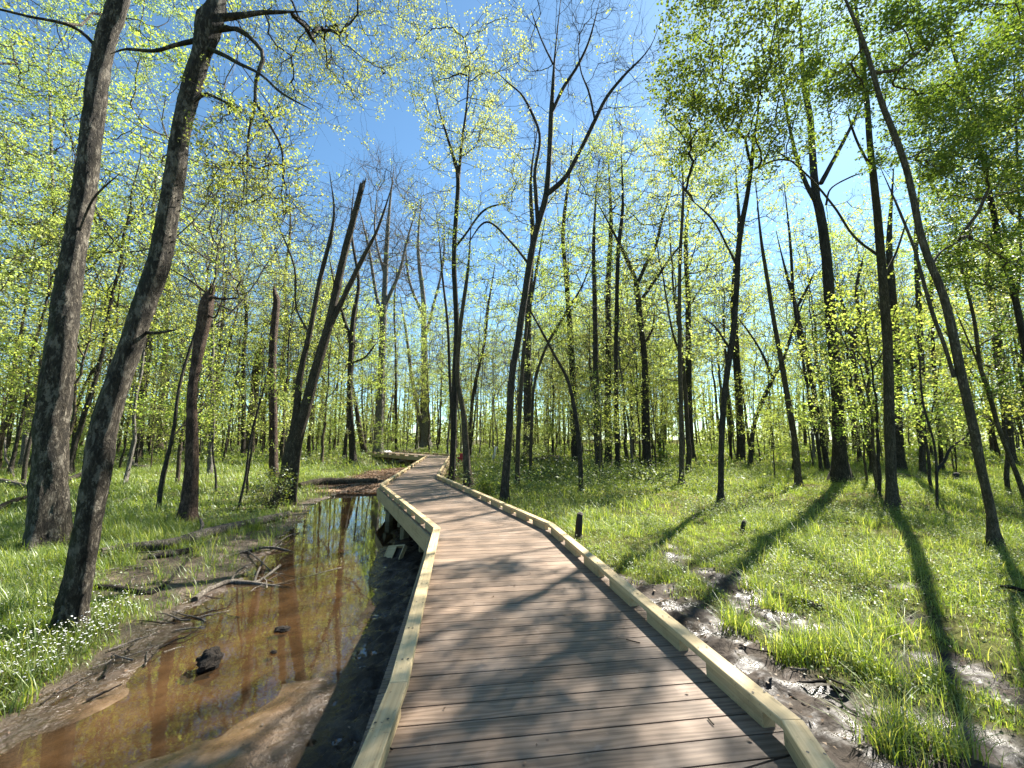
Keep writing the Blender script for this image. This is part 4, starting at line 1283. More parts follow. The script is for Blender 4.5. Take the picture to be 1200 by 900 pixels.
# ------------------------------------------------------------------ woods behind: copies of a few trees
def generic_tree(kind_, rng, H, r0, lo, leaves, leaf, na, bark_key, leaf_key, spread=0.45, tip=0.014):
    n = 26
    z = np.linspace(0, H, n)
    w = np.cumsum(rng.normal(size=(n, 2)) * 0.055 * H / 18, axis=0)
    lean = rng.normal(size=2) * 0.03
    pts = np.column_stack([w[:, 0] + lean[0] * z, w[:, 1] + lean[1] * z, z - 0.1])
    rad = r0 * (1 - z / H) ** 0.9 + 0.006
    stems = [(pts, rad)]
    for k in range(rng.integers(1, 4)):
        i = rng.integers(int(n * 0.4), int(n * 0.7))
        p0 = pts[i]
        L = H - z[i]
        a = rng.uniform(0, 2 * PI)
        t = np.linspace(0, 1, 14)[:, None]
        d = np.array([math.cos(a), math.sin(a), 0])
        q = p0 + d * L * 0.38 * t ** 0.8 + np.array([0, 0, 1]) * L * 0.9 * t ** 1.15 + np.cumsum(rng.normal(size=(14, 3)) * 0.03, axis=0) * (L / 8)
        q[0] = p0
        stems.append((q, rad[i] * 0.62 * (1 - t[:, 0]) + 0.008))
    c = np.array([pts[-1, 0] * 0.6, pts[-1, 1] * 0.6, lo + (H - lo) * 0.55])
    A = ellipsoid(c, np.array([0.17 * H + 0.8, 0.17 * H + 0.8, (H - lo) * 0.52]), na, rng, 0.2)
    t = make_tree(kind_, 'x', 'tree', (0, 0, 0), stems, A, (bark_key, leaf_key), rng, leaves, leaf, spread, lo * 0.6, tip, 3, 1.1 if H > 10 else 0.6, flare=1.3, sides=8, maxr=0.2, thin=0.35)
    return t


def copy_tree(root, loc, rz, sc, label, cat, group):
    r = root.copy()
    COL.objects.link(r)
    r.location = loc
    r.rotation_euler = (0, 0, rz)
    r.scale = (sc, sc, sc)
    tag(r, label, cat, group)
    for ch in list(root.children):
        c = ch.copy()
        COL.objects.link(c)
        c.parent = r
    return r


def remove_tree(root):
    for ch in list(root.children):
        bpy.data.objects.remove(ch)
    bpy.data.objects.remove(root)


trng = np.random.default_rng(77)
PROTO = []
for i in range(9):
    H = trng.uniform(14, 23)
    PROTO.append(generic_tree('tree', trng, H, trng.uniform(0.055, 0.15), H * trng.uniform(0.26, 0.42), [24, 25, 17, 26, 24, 3, 21, 24, 22][i],
                              0.24, [110, 100, 95, 115, 100, 150, 100, 110, 95][i], ['bark_dark', 'bark_brown', 'bark_pale', 'bark_dark', 'bark_brown', 'bark_pale', 'bark_dark', 'bark_brown', 'bark_dark'][i],
                              ['leaf_spring', 'leaf_pale', 'leaf_spring', 'leaf_spring', 'leaf_pale', 'leaf_pale', 'leaf_spring', 'leaf_pale', 'leaf_spring'][i]))
SAPL = []
for i in range(7):
    H = trng.uniform(3.0, 7.5)
    SAPL.append(generic_tree('sapling', trng, H, 0.018 + 0.005 * H, H * 0.22, [13, 15, 11, 16, 14, 12, 15][i], 0.15, [34, 45, 34, 48, 40, 38, 48][i],
                             ['bark_dark', 'bark_brown'][i % 2], ['leaf_spring', 'leaf_pale', 'leaf_spring', 'leaf_spring', 'leaf_pale', 'leaf_spring', 'leaf_spring'][i], 0.35, 0.005))


def project(x, y, z):
    X, Y, Z = x, y, z - CZ
    f = Y * CT + Z * ST
    u = -Y * ST + Z * CT
    return 600 + FPX * X / f, 450 - FPX * u / f


placed = []
LT = 'slender tree, one of many thin straight trunks deep in the green woods'
LS = 'young leafy sapling with a thin stem in the understory of the woods'
nt_, tries = 0, 0
while nt_ < 262 and tries < 9000:
    tries += 1
    ang = trng.uniform(-1.17, 1.17)
    r = 20 + 62 * trng.uniform(0, 1) ** 0.8
    x, y = r * math.sin(ang), r * math.cos(ang)
    if y < 8:
        continue
    px, py = project(x, y, float(height(x, y)))
    # keep the open sky over the pool and the boardwalk free
    lim = 36 if 380 < px < 640 else 22
    if 250 < px < 380: lim = 28
    if 860 < px < 1130: lim = 38
    if r < lim:
        continue
    if deck_l(y) - 1.5 < x < deck_r(y) + 1.5 and y < 46:
        continue
    if any((x - a) ** 2 + (y - b) ** 2 < (1.5 + 0.02 * r) ** 2 for a, b in placed):
        continue
    placed.append((x, y))
    k = int(trng.integers(0, len(PROTO)))
    if 380 < px < 620 and trng.uniform() < 0.6:
        k = [2, 5][int(trng.integers(0, 2))]
    copy_tree(PROTO[k], (x, y, float(height(x, y))), trng.uniform(0, 6.28), trng.uniform(0.75, 1.12), LT, 'tree', 'slender trees filling the woods')
    nt_ += 1
ns_, tries = 0, 0
while ns_ < 175 and tries < 12000:
    tries += 1
    ang = trng.uniform(-1.15, 1.15)
    r = 15 + 48 * trng.uniform(0, 1) ** 0.85
    x, y = r * math.sin(ang), r * math.cos(ang)
    px, py = project(x, y, float(height(x, y)))
    lim = 30 if 340 < px < 600 else 17
    if px > 760: lim = 17
    if r < lim:
        continue
    if deck_l(y) - 1.2 < x < deck_r(y) + 1.2 and y < 46:
        continue
    if any((x - a) ** 2 + (y - b) ** 2 < 0.8 for a, b in placed):
        continue
    placed.append((x, y))
    copy_tree(SAPL[int(trng.integers(0, len(SAPL)))], (x, y, float(height(x, y))), trng.uniform(0, 6.28), trng.uniform(0.6, 1.2), LS, 'sapling', 'saplings of the understory')
    ns_ += 1
for t in PROTO + SAPL:
    remove_tree(t)

# far wood: one mass of foliage and thin stems
frng = np.random.default_rng(5)
fw = MB()
nq = 176000
ang = frng.uniform(-1.35, 1.35, nq)
r = 72 + 75 * frng.uniform(0, 1, nq) ** 1.2
hz = frng.beta(0.85, 2.5, nq) * 23
x = r * np.sin(ang); y = r * np.cos(ang)
clump = fbm(ang * 30, hz * 0.3, 90, 3)
dens = sstep(-0.35, 0.1, clump + 0.12 - 0.010 * hz)
keep = frng.uniform(0, 1, nq) < dens
x, y, hz = x[keep], y[keep], hz[keep]
P = np.column_stack([x, y, height(x, y) + hz])
V, F, var = leaf_quads(P, np.full(len(P), 0.5), 0.4, frng, 0.2)
fw.add(V, F, var, 1)
nst = 490
ang = frng.uniform(-1.35, 1.35, nst); r = 68 + 60 * frng.uniform(0, 1, nst)
x = r * np.sin(ang); y = r * np.cos(ang); z = height(x, y)
hh = frng.uniform(8, 20, nst)
lean = frng.normal(size=(nst, 2)) * 0.6
T3 = np.stack([np.column_stack([x, y, z - 0.2]), np.column_stack([x + lean[:, 0] * 0.4, y + lean[:, 1] * 0.4, z + hh * 0.5]), np.column_stack([x + lean[:, 0], y + lean[:, 1], z + hh])], 1)
fw.add(*tubes(T3, np.column_stack([np.full(nst, 0.16), np.full(nst, 0.12), np.full(nst, 0.03)]) * frng.uniform(0.6, 1.5, (nst, 1)), 5))
o = obj('far_woods', fw.mesh('far_woods', [M['bark_brown'], M['leaf_far']]))
kind(o, 'stuff', 'hazy mass of bright spring foliage closing the view')

# ------------------------------------------------------------------ grass, ground cover, flowers, litter
def blades(P, h, w, rng, seg=3, curl=0.5, var_shift=0.0):
    n = len(P)
    a = rng.uniform(0, 2 * PI, n)
    d = np.column_stack([np.cos(a), np.sin(a), np.zeros(n)])
    s = np.column_stack([-np.sin(a), np.cos(a), np.zeros(n)])
    c = (curl * rng.uniform(0.2, 1.5, n))[:, None]
    lst = []
    hh = h[:, None]
    for k in range(seg + 1):
        t = k / seg
        cen = P + np.array([0, 0, 1]) * hh * (t - 0.28 * c * t * t) + d * hh * c * t * t * 0.9
        ww = (w * (1 - t) ** 0.6 + 0.0006)[:, None] * 0.5
        lst.append(cen - s * ww); lst.append(cen + s * ww)
    V = np.stack(lst, 1).reshape(-1, 3)
    b = np.arange(n)[:, None] * (2 * (seg + 1))
    F = np.concatenate([np.stack([b[:, 0] + 2 * k, b[:, 0] + 2 * k + 1, b[:, 0] + 2 * k + 3, b[:, 0] + 2 * k + 2], 1) for k in range(seg)], 0)
    var = np.repeat(np.clip(rng.beta(2, 2.4, n) + var_shift, 0, 1), 2 * (seg + 1))
    return V, F, var


def scatter(n, x0, x1, y0, y1, rng):
    x = rng.uniform(x0, x1, n); y = rng.uniform(y0, y1, n)
    px, py = project(x, y, height(x, y))
    k = (px > -480) & (px < 1680) & (py < 1000) & (y > 1.0)
    return x[k], y[k]


grng = np.random.default_rng(21)
gb = MB()


_lg = np.array([ground_hit(*q)[:2] for q in ((112, 656), (150, 652), (200, 648), (235, 638), (285, 626), (338, 610))])
LOGX, LOGY = _lg[:, 0], _lg[:, 1]


def tuft_field(ntuft, box, dens_fn, hmean, wmean, per, spread, seg, vs=0.0):
    x, y = scatter(ntuft, *box, grng)
    g = dens_fn(x, y)
    k = grng.uniform(0, 1, len(x)) < g
    x, y = x[k], y[k]
    big = 0.45 + 1.1 * np.clip(fbm(x * 0.7, y * 0.7, 71, 3) * 0.8 + 0.5, 0, 1)
    m = len(x)
    xi = np.repeat(x, per) + grng.normal(size=m * per) * spread
    yi = np.repeat(y, per) + grng.normal(size=m * per) * spread
    hi = np.repeat(hmean * big * grng.uniform(0.6, 1.3, m), per) * grng.uniform(0.45, 1.2, m * per)
    z = height(xi, yi)
    ok = (z > 0.01) & ~((np.abs(yi - np.interp(xi, LOGX, LOGY)) < 0.22) & (xi > LOGX[0]) & (xi < LOGX[-1])) & ~((xi > deck_l(yi) - 0.12) & (xi < deck_r(yi) + 0.12))
    xi, yi, hi, z = xi[ok], yi[ok], hi[ok], z[ok]
    V, F, var = blades(np.column_stack([xi, yi, z - 0.01]), hi, np.full(len(xi), wmean), grng, seg, 0.75, vs)
    gb.add(V, F, var)


G = lambda x, y: masks(x, y)[3]
Gp = lambda x, y: np.clip(masks(x, y)[3] * sstep(-0.25, 0.25, fbm(x * 1.1, y * 1.1, 75, 3) + 0.1), 0, 1)
G2 = lambda x, y: masks(x, y)[3] * (0.3 + 0.7 * sstep(-0.3, 0.25, fbm(x * 0.9 + 7, y * 0.9, 76, 4)))
# near: fine blades and tall tufts
tuft_field(19000, (-12, -3.3, 2.2, 10, ), G, 0.17, 0.006, 9, 0.05, 3)
tuft_field(2600, (-9, -3.6, 2.4, 10), Gp, 0.34, 0.008, 16, 0.04, 3, 0.1)
tuft_field(33000, (1.0, 12, 1.2, 10), G2, 0.085, 0.0042, 8, 0.06, 3)
tuft_field(1500, (1.3, 12, 1.5, 10), Gp, 0.22, 0.0058, 18, 0.05, 3, 0.12)
# tufts alone in the wet mud
tx = np.array([at_z(px_, py_, 0.33)[:2] for px_, py_ in ((865, 742), (905, 715), (935, 705), (990, 722), (1050, 745), (985, 775), (940, 770), (1020, 790), (1060, 860), (1040, 800), (880, 690), (1090, 800), (1000, 765), (960, 760), (925, 772), (1010, 755), (1110, 880), (1040, 880))])
for q in range(len(tx)):
    n = 170
    xi = tx[q, 0] + grng.normal(size=n) * 0.075; yi = tx[q, 1] + grng.normal(size=n) * 0.075
    V, F, var = blades(np.column_stack([xi, yi, height(xi, yi) - 0.01]), grng.uniform(0.1, 0.36, n), np.full(n, 0.0065), grng, 3, 0.8, 0.12)
    gb.add(V, F, var)
# middle
tuft_field(28000, (-26, -3.5, 9, 26), G2, 0.25, 0.014, 5, 0.12, 2)
tuft_field(2600, (-1.5, 30, 8, 26), Gp, 0.33, 0.011, 14, 0.07, 2, 0.1)
tuft_field(46000, (-1.5, 30, 9, 26), G2, 0.16, 0.010, 5, 0.12, 2)
# far
tuft_field(40000, (-80, 80, 24, 75), G, 0.42, 0.05, 3, 0.4, 1)
gx_, gy_ = scatter(5200, -12, 14, 1.5, 14, grng)
k_ = grng.uniform(0, 1, len(gx_)) < G(gx_, gy_) * 0.8
gx_, gy_ = gx_[k_], gy_[k_]
Vs, Fs, vs_ = blades(np.column_stack([gx_, gy_, height(gx_, gy_)]), grng.uniform(0.08, 0.3, len(gx_)), np.full(len(gx_), 0.004), grng, 3, 1.6)
gb.add(Vs, Fs, np.ones(len(Vs)), 1)
kind(obj('grass', gb.mesh('grass', [M['grass'], M['dry_leaf']])), 'stuff', 'fresh green spring grass on both banks')

cb = MB()


def cover(n, box, size, zmax, dens):
    x, y = scatter(n, *box, grng)
    k = grng.uniform(0, 1, len(x)) < dens(x, y)
    x, y = x[k], y[k]
    P = np.column_stack([x, y, height(x, y) + 0.02 + grng.uniform(0, 1, len(x)) ** 1.5 * zmax])
    ok = ~((x > deck_l(y) - 0.12) & (x < deck_r(y) + 0.12))
    V, F, var = leaf_quads(P[ok], np.full(ok.sum(), size), 1.1, grng, 0)
    cb.add(V, F, var)


C1 = lambda x, y: masks(x, y)[3] * sstep(-0.2, 0.3, fbm(x * 0.8, y * 0.8, 81, 3) + 0.15)
cover(150000, (1.0, 14, 1.3, 12), 0.026, 0.15, C1)
cover(130000, (-1.5, 28, 9, 28), 0.045, 0.24, C1)
cover(26000, (-12, -3.5, 2.2, 11), 0.035, 0.13, C1)
cover(40000, (-28, -3.5, 9, 28), 0.07, 0.25, C1)
cover(60000, (-80, 80, 26, 70), 0.22, 0.5, C1)
# bushy shade plants in the hollow right of the bend
hol = lambda x, y: masks(x, y)[3] * np.exp(-((x - 2.2) / 4.2) ** 2 - ((y - 19) / 5.0) ** 2)
cover(60000, (-3, 12, 12, 28), 0.09, 0.75, hol)
kind(obj('ground_cover', cb.mesh('ground_cover', [M['cover']])), 'stuff', 'low broad-leaved woodland plants')

# white flowers round the leaning trunk
fb = MB()
fl = []
for (cx_, cy_, n, sg) in ((60, 765, 150, 0.42), (20, 790, 90, 0.35), (130, 755, 70, 0.35), (110, 722, 50, 0.4), (25, 740, 60, 0.4), (170, 725, 50, 0.3), (140, 740, 60, 0.3), (5, 700, 25, 0.5), (0, 800, 80, 0.3), (75, 778, 80, 0.35)):
    c = ground_hit(cx_, cy_)
    fl.append(np.column_stack([c[0] + grng.normal(size=n) * sg, c[1] + grng.normal(size=n) * sg]))
fl = np.vstack(fl)
n = len(fl)
zf = height(fl[:, 0], fl[:, 1]) + grng.uniform(0.10, 0.26, n)
ok = masks(fl[:, 0], fl[:, 1])[3] > 0.3
fl, zf = fl[ok], zf[ok]
n = len(fl)
P0 = np.column_stack([fl, zf])
for k in range(5):
    a = 2 * PI * k / 5 + grng.uniform(0, 0.3, n)
    d = np.column_stack([np.cos(a), np.sin(a), np.full(n, 0.25)])
    s = np.column_stack([-np.sin(a), np.cos(a), np.zeros(n)])
    R = grng.uniform(0.005, 0.0115, n)[:, None]
    V = np.stack([P0, P0 + d * R * 0.6 + s * R * 0.45, P0 + d * R * 1.1, P0 + d * R * 0.6 - s * R * 0.45], 1).reshape(-1, 3)
    fb.add(V, np.arange(4 * n).reshape(n, 4), None, 0)
st = np.stack([P0 - np.array([0, 0, 0.2]), P0 - np.array([0.01, 0, 0.1]), P0 - np.array([0, 0, 0.002])], 1)
fb.add(*tubes(st, np.full((n, 3), 0.0015), 3), None, 1)
kind(obj('wildflowers', fb.mesh('wildflowers', [M['petal'], M['grass']])), 'stuff', 'tiny white wildflowers in the grass at the leaning trunk')

# fallen leaves and crumbs
lb = MB()


def litter(n, box, size, dens):
    x, y = scatter(n, *box, grng)
    k = grng.uniform(0, 1, len(x)) < dens(x, y)
    x, y = x[k], y[k]
    P = np.column_stack([x, y, height(x, y) + grng.uniform(0.003, 0.02, len(x))])
    V, F, var = leaf_quads(P, np.full(len(P), size), 2.2, grng, 0)
    lb.add(V, F, var)


def bank_l(x, y):
    s, side = channel(x, y)
    return np.exp(-((s + 0.35) / 0.35) ** 2) * (side < 0) * 0.8


def strip_r(x, y):
    e = x - deck_r(y)
    return (e > 0.1) * sstep(1.8, 0.3, e) * 0.5


litter(2600, (-7, -3, 2.2, 12), 0.035, bank_l)
litter(1500, (0.8, 5, 1.2, 8), 0.022, strip_r)
litter(26000, (-12, -2, 16, 34), 0.10, lambda x, y: masks(x, y)[1])
litter(6000, (-20, -4, 8, 24), 0.08, lambda x, y: 0.3 + 0 * x)
litter(9000, (1.5, 12, 2, 12), 0.035, lambda x, y: 0.5 * (1 - 0.6 * masks(x, y)[3]) + 0.15)
litter(8000, (2, 26, 9, 26), 0.07, lambda x, y: 0.35 * masks(x, y)[1] + 0.12)
dk = grng.uniform(0, 1, (70, 2))
dy_ = 1.4 + 10 * dk[:, 0] ** 1.5
dx_ = deck_l(dy_) + 0.1 + (deck_r(dy_) - deck_l(dy_) - 0.2) * dk[:, 1]
V, F, var = leaf_quads(np.column_stack([dx_, dy_, np.full(70, DECK + 0.008)]), np.full(70, 0.022), 3.0, grng, 0)
lb.add(V, F, var)
litter(900, (-3.6, -1.2, 2.2, 7), 0.025, lambda x, y: 0.25 * (height(x, y) > 0.001))
kind(obj('fallen_leaves', lb.mesh('fallen_leaves', [M['dry_leaf']])), 'stuff', 'dry brown leaves scattered over banks and mud')

# ------------------------------------------------------------------ dead wood and small things
def wood_piece(name, label, cat, pix, mat, lift=0.4, n=18, group=None, forks=(), rough=0.08, z=None):
    """a log or stick drawn over the ground: pix [(x,y,w,[extra height])]"""
    def pts(pp):
        C = []
        for q in pp:
            g_ = ground_hit(q[0], q[1]) if z is None else at_z(q[0], q[1], z)
            cd = g_[1] * CT + (g_[2] - CZ) * ST
            r = q[2] * cd / FPX / 2
            C.append([g_[0], g_[1], g_[2] + r * lift + (q[3] if len(q) > 3 else 0), r])
        Q = catmull(np.array(C), n)
        return Q[:, :3], np.maximum(Q[:, 3], 0.002)
    p, r = pts(pix)
    base = p[0].copy()
    if forks:
        t = thing(name, label, cat, base, group)
        V, F = tubes(p[None], r[None], 9, True, rough, int(abs(hash_str(label)) % 9999))
        mb = MB(); mb.add(V, F)
        obj('stem', mb.mesh('stem', [M[mat]], True, off=base), t)
        for f in forks:
            q, rr = pts(f)
            V, F = tubes(q[None], rr[None], 6, True, rough, 3)
            mb = MB(); mb.add(V, F)
            obj('side_branch', mb.mesh('side_branch', [M[mat]], True, off=base), t)
        return t
    V, F = tubes(p[None], r[None], 9, True, rough, int(abs(hash_str(label)) % 9999))
    mb = MB(); mb.add(V, F)
    o = obj(name, mb.mesh(name, [M[mat]], True, off=base))
    o.location = base
    return tag(o, label, cat, group)


wood_piece('fallen_log', 'long pale fallen log lying on the grass above the stream', 'log', [(118, 652, 9), (150, 648, 12), (200, 643, 12), (235, 633, 12), (285, 620, 10), (338, 606, 7)], 'dead_wood', 1.0,
           forks=[[(228, 640, 5, 0.05), (236, 628, 4, 0.15), (234, 622, 3, 0.22)]])
wood_piece('fallen_log', 'dark thin fallen log in the grass below the long pale one', 'log', [(100, 690, 6), (135, 691, 7), (165, 697, 6), (190, 690, 5), (225, 652, 4)], 'wet_wood', 0.6)
wood_piece('fallen_log', 'mossy short log just in front of the long pale log', 'log', [(172, 656, 7), (200, 652, 8), (232, 645, 6)], 'bark_grey', 0.7)
wood_piece('fallen_branch', 'bleached forked branch lying half in the brown water', 'branch', [(228, 707, 7), (238, 698, 6), (248, 692, 5), (268, 686, 6), (297, 687, 5), (318, 688, 3), (340, 689, 2)], 'dead_wood', 1.2,
           forks=[[(297, 687, 4), (312, 680, 3, 0.04), (328, 670, 3, 0.08)], [(297, 687, 3.5), (303, 676, 2.5, 0.10), (311, 664, 1.5, 0.16)], [(268, 686, 2.5), (277, 678, 2, 0.08), (290, 672, 1.3, 0.12)],
                  [(318, 688, 2), (350, 682, 2, 0.03), (400, 668, 2, 0.02)]])
wood_piece('fallen_branch', 'low grey twiggy branch between the long log and the water', 'branch', [(262, 655, 3), (290, 649, 3.5, 0.03), (318, 645, 3, 0.03), (352, 650, 2)], 'dead_wood', 1.0,
           forks=[[(290, 649, 2, 0.03), (303, 662, 1.5, 0.08), (318, 672, 1.2, 0.02)], [(318, 645, 2, 0.03), (336, 634, 1.5, 0.08), (350, 628, 1.2, 0.06)]])
wood_piece('fallen_log', 'dark rotting log at the end of the pool on the brown bank', 'log', [(350, 572, 7), (375, 568, 9), (410, 567, 8), (442, 566, 6)], 'bark_brown', 0.7)
wood_piece('fallen_log', 'broken log pieces far behind the leaning trunk in sunny grass', 'log', [(137, 541, 5), (150, 541, 6), (160, 550, 6), (176, 548, 4)], 'dead_wood', 0.9)
wood_piece('fallen_branch', 'bleached dead limb lying in the grass left of the massive trunk', 'branch', [(-30, 562, 6), (0, 567, 6), (20, 571, 6), (45, 576, 5)], 'dead_wood', 1.2,
           forks=[[(20, 571, 3), (10, 555, 2, 0.3), (4, 530, 2, 0.7), (6, 505, 1.5, 1.2)]])
wood_piece('fallen_branch', 'dark bent limb arching out of the grass beside the massive trunk', 'branch', [(-20, 614, 6, 0.0), (0, 602, 6, 0.08), (18, 594, 5, 0.12), (40, 588, 4, 0.12)], 'wet_wood', 1.2)
wood_piece('fallen_branch', 'thin dead limb bridging the gap between the two big trunks', 'branch', [(76, 568, 5, 0.1), (90, 565, 5, 0.15), (104, 559, 4, 0.2), (118, 552, 3, 0.2)], 'wet_wood', 1.2)
wood_piece('fallen_branch', 'pale short stick end behind the leaning trunk at grass level', 'branch', [(82, 581, 4), (98, 585, 4), (128, 593, 4, 0.05), (150, 590, 3, 0.1)], 'dead_wood', 1.0)
wood_piece('fallen_log', 'short dark soaked log among grass tufts on the muddy flat', 'log', [(905, 698, 7), (925, 704, 9), (945, 709, 9), (964, 714, 6)], 'wet_wood', 0.5)
wood_piece('fallen_branch', 'dark wet stick across the shining mud', 'branch', [(973, 806, 4), (990, 813, 5), (1008, 818, 4), (1024, 821, 3)], 'wet_wood', 0.8)
wood_piece('fallen_branch', 'second wet stick below the one across the shining mud', 'branch', [(985, 836, 4), (1005, 838, 4), (1030, 846, 3)], 'wet_wood', 0.8)
wood_piece('fallen_branch', 'thin straight stick near the kerb on the mud', 'branch', [(890, 792, 2.5), (925, 815, 2.5), (950, 832, 2)], 'wet_wood', 0.8)
wood_piece('fallen_log', 'low dark log lying in the shady hollow beyond the grass', 'log', [(623, 545, 8), (640, 543, 10), (655, 541, 8)], 'wet_wood', 0.9)
wood_piece('fallen_log', 'far brown log on the sunny forest floor behind the dark poles', 'log', [(680, 530, 3), (700, 531, 4), (716, 530, 3)], 'bark_brown', 0.9)
wood_piece('fallen_log', 'pale log at the foot of the largest dark trunk', 'log', [(1040, 556, 4), (1060, 560, 5), (1078, 562, 4)], 'dead_wood', 0.9)
wood_piece('fallen_branch', 'dark stick poking up at the edge of the mud by the grass', 'branch', [(1168, 690, 4), (1185, 698, 4, 0.08), (1202, 705, 4, 0.1)], 'wet_wood', 0.8)
# the curved black limb leaning over the grass
b0 = ground_hit(1094, 558)
C = [at_depth(x_, y_, b0[1]) for x_, y_ in ((1094, 556), (1100, 548), (1107, 540), (1112, 528), (1121, 519), (1132, 512), (1141, 495))]
C[0][2] = float(height(C[0][0], C[0][1])) - 0.05
Q = catmull(np.array(C), 20)
V, F = tubes(Q[None], np.linspace(0.075, 0.035, 20)[None], 8, True, 0.08, 4)
mb = MB(); mb.add(V, F)
tag(obj('fallen_branch', mb.mesh('curved_limb', [M['black']], True, off=Q[0]), None, Q[0]), 'curved black limb propped up above the sunny grass', 'branch')

# sticks strewn over the banks
srng = np.random.default_rng(31)
def stick_at(px_, py_, L, label, group, mat):
    c = ground_hit(px_, py_)
    a = srng.uniform(0, PI)
    d = np.array([math.cos(a), math.sin(a)])
    t = np.linspace(-0.5, 0.5, 7)
    xy = c[:2] + d * (t * L)[:, None] + srng.normal(size=(7, 2)) * L * 0.03
    z = height(xy[:, 0], xy[:, 1])
    z = np.linspace(z[0], z[-1], 7) + 0.015 + srng.uniform(0, 0.05) * np.linspace(0, 1, 7)
    z = np.maximum(z, height(xy[:, 0], xy[:, 1]) + 0.004)
    P = np.column_stack([xy, z])
    V, F = tubes(P[None], np.linspace(0.011, 0.004, 7)[None] * srng.uniform(0.6, 1.3), 5, True, 0.08, 1)
    mb = MB(); mb.add(V, F)
    tag(obj('stick', mb.mesh('stick', [M[mat]], True, off=P[0]), None, P[0]), label, 'stick', group)


for i in range(26):
    f = srng.uniform(0, 1)
    stick_at(10 + 330 * f + srng.normal() * 12, 850 - 190 * f + srng.normal() * 12, srng.uniform(0.2, 0.7), 'thin dry stick on the muddy bank between the grass and the brown water', 'sticks strewn along the stream bank', ['dead_wood', 'wet_wood'][i % 2])
for i in range(16):
    f = srng.uniform(0, 1)
    stick_at(1010 - 260 * f + srng.uniform(0, 90), 880 - 210 * f + srng.normal() * 8, srng.uniform(0.15, 0.45), 'small stick on the wet mud between the kerb and the grass', 'sticks on the mud by the kerb', ['dead_wood', 'wet_wood'][i % 2])
for i in range(16):
    stick_at(srng.uniform(60, 330), srng.uniform(600, 690), srng.uniform(0.3, 1.0), 'bleached twig lying in the grass among the fallen logs', 'twigs among the fallen logs', 'dead_wood')


def lump(name, label, cat, c, r, mat, seed, flat=0.7, group=None):
    rg = np.random.default_rng(seed)
    nu, nv_ = 22, 14
    V = []
    for j in range(nv_):
        th = PI * j / (nv_ - 1)
        for i in range(nu):
            ph = 2 * PI * i / nu
            d = np.array([math.sin(th) * math.cos(ph), math.sin(th) * math.sin(ph), math.cos(th) * flat])
            V.append(d * r * (1 + (0.22 * math.sin(2 * ph + seed) + 0.16 * math.sin(5 * ph + 3 * th + seed) + 0.12 * math.sin(7 * th - 3 * ph) + 0.05 * rg.normal()) * math.sin(th)))
    F = [(j * nu + i, j * nu + (i + 1) % nu, (j + 1) * nu + (i + 1) % nu, (j + 1) * nu + i) for j in range(nv_ - 1) for i in range(nu)]
    V = np.array(V)
    me = mesh_np(name, V, [f[::-1] for f in F], [M[mat]], None, False)
    o = obj(name, me, None, c)
    return tag(o, label, cat, group)


def on_ground(px_, py_, up=0.0):
    c = ground_hit(px_, py_)
    return (c[0], c[1], max(0.0, c[2]) + up)


lump('mud_clump', 'black clump of soaked roots standing in the brown water', 'clump', on_ground(244, 790, 0.05), 0.11, 'wet_wood', 4, 0.9)
lump('wood_chunk', 'dark wood chunk floating below the bleached branch', 'wood chunk', on_ground(330, 745, 0.015), 0.07, 'wet_wood', 8, 0.4)
lump('wood_chunk', 'small black chip on the sand beside the dark wood chunk', 'wood chunk', on_ground(320, 772, 0.01), 0.03, 'wet_wood', 9, 0.5)
lump('stone', 'pale boulder lying in the grass at the foot of the bare grey tree', 'stone', on_ground(454, 533, 0.2), 0.42, 'white', 12, 0.6)
lump('stone', 'grey heap of stone by the underside of the far platform', 'stone', on_ground(468, 541, 0.1), 0.55, 'rock', 15, 0.55)

# old dark stake by the kerb, stumps
def stake(name, label, px_, py_, top_py, wpx, mat='black', topmat=None, z0=None):
    g_ = ground_hit(px_, py_)
    top = at_depth(px_ + 4, top_py, g_[1])
    cd = g_[1]
    r = wpx * cd / FPX / 2
    n = 8
    t = np.linspace(0, 1, n)[:, None]
    P = np.array([g_[0], g_[1], g_[2] - 0.1]) * (1 - t) + top * t
    t_ = thing(name, label, name.replace('_', ' '), tuple(g_))
    V, F = tubes(P[None], np.full((1, n), r) * np.linspace(1.15, 0.85, n), 9, True, 0.10, 6)
    mb = MB(); mb.add(V, F)
    obj('shaft', mb.mesh('shaft', [M[mat]], True, off=g_), t_)
    Pt = np.array([P[-1] - np.array([0, 0, 0.003]), P[-1] + np.array([0.004, 0, r * 0.25]), P[-1] + np.array([0.006, 0, r * 0.5])])
    V, F = tubes(Pt[None], np.array([[r * 0.9, r * 0.8, r * 0.3]]), 8, True, 0.1, 7)
    mb = MB(); mb.add(V, F)
    obj('weathered_top', mb.mesh('weathered_top', [M[topmat or 'dead_wood']], True, off=g_), t_)
    return t_


stake('old_post', 'blackened old post with a pale top just outside the kerb', 676, 634, 602, 8)
stake('old_post', 'short black post stub in the tall grass below the maple', 868, 622, 611, 5)
stake('tree_stump', 'small black stump in the sunny grass beside the leaning mossy trunk', 1117, 563, 555, 6)
stake('marker_stake', 'thin pale marker stake behind the kerb bend', 577, 541, 524, 3, 'white', 'white')

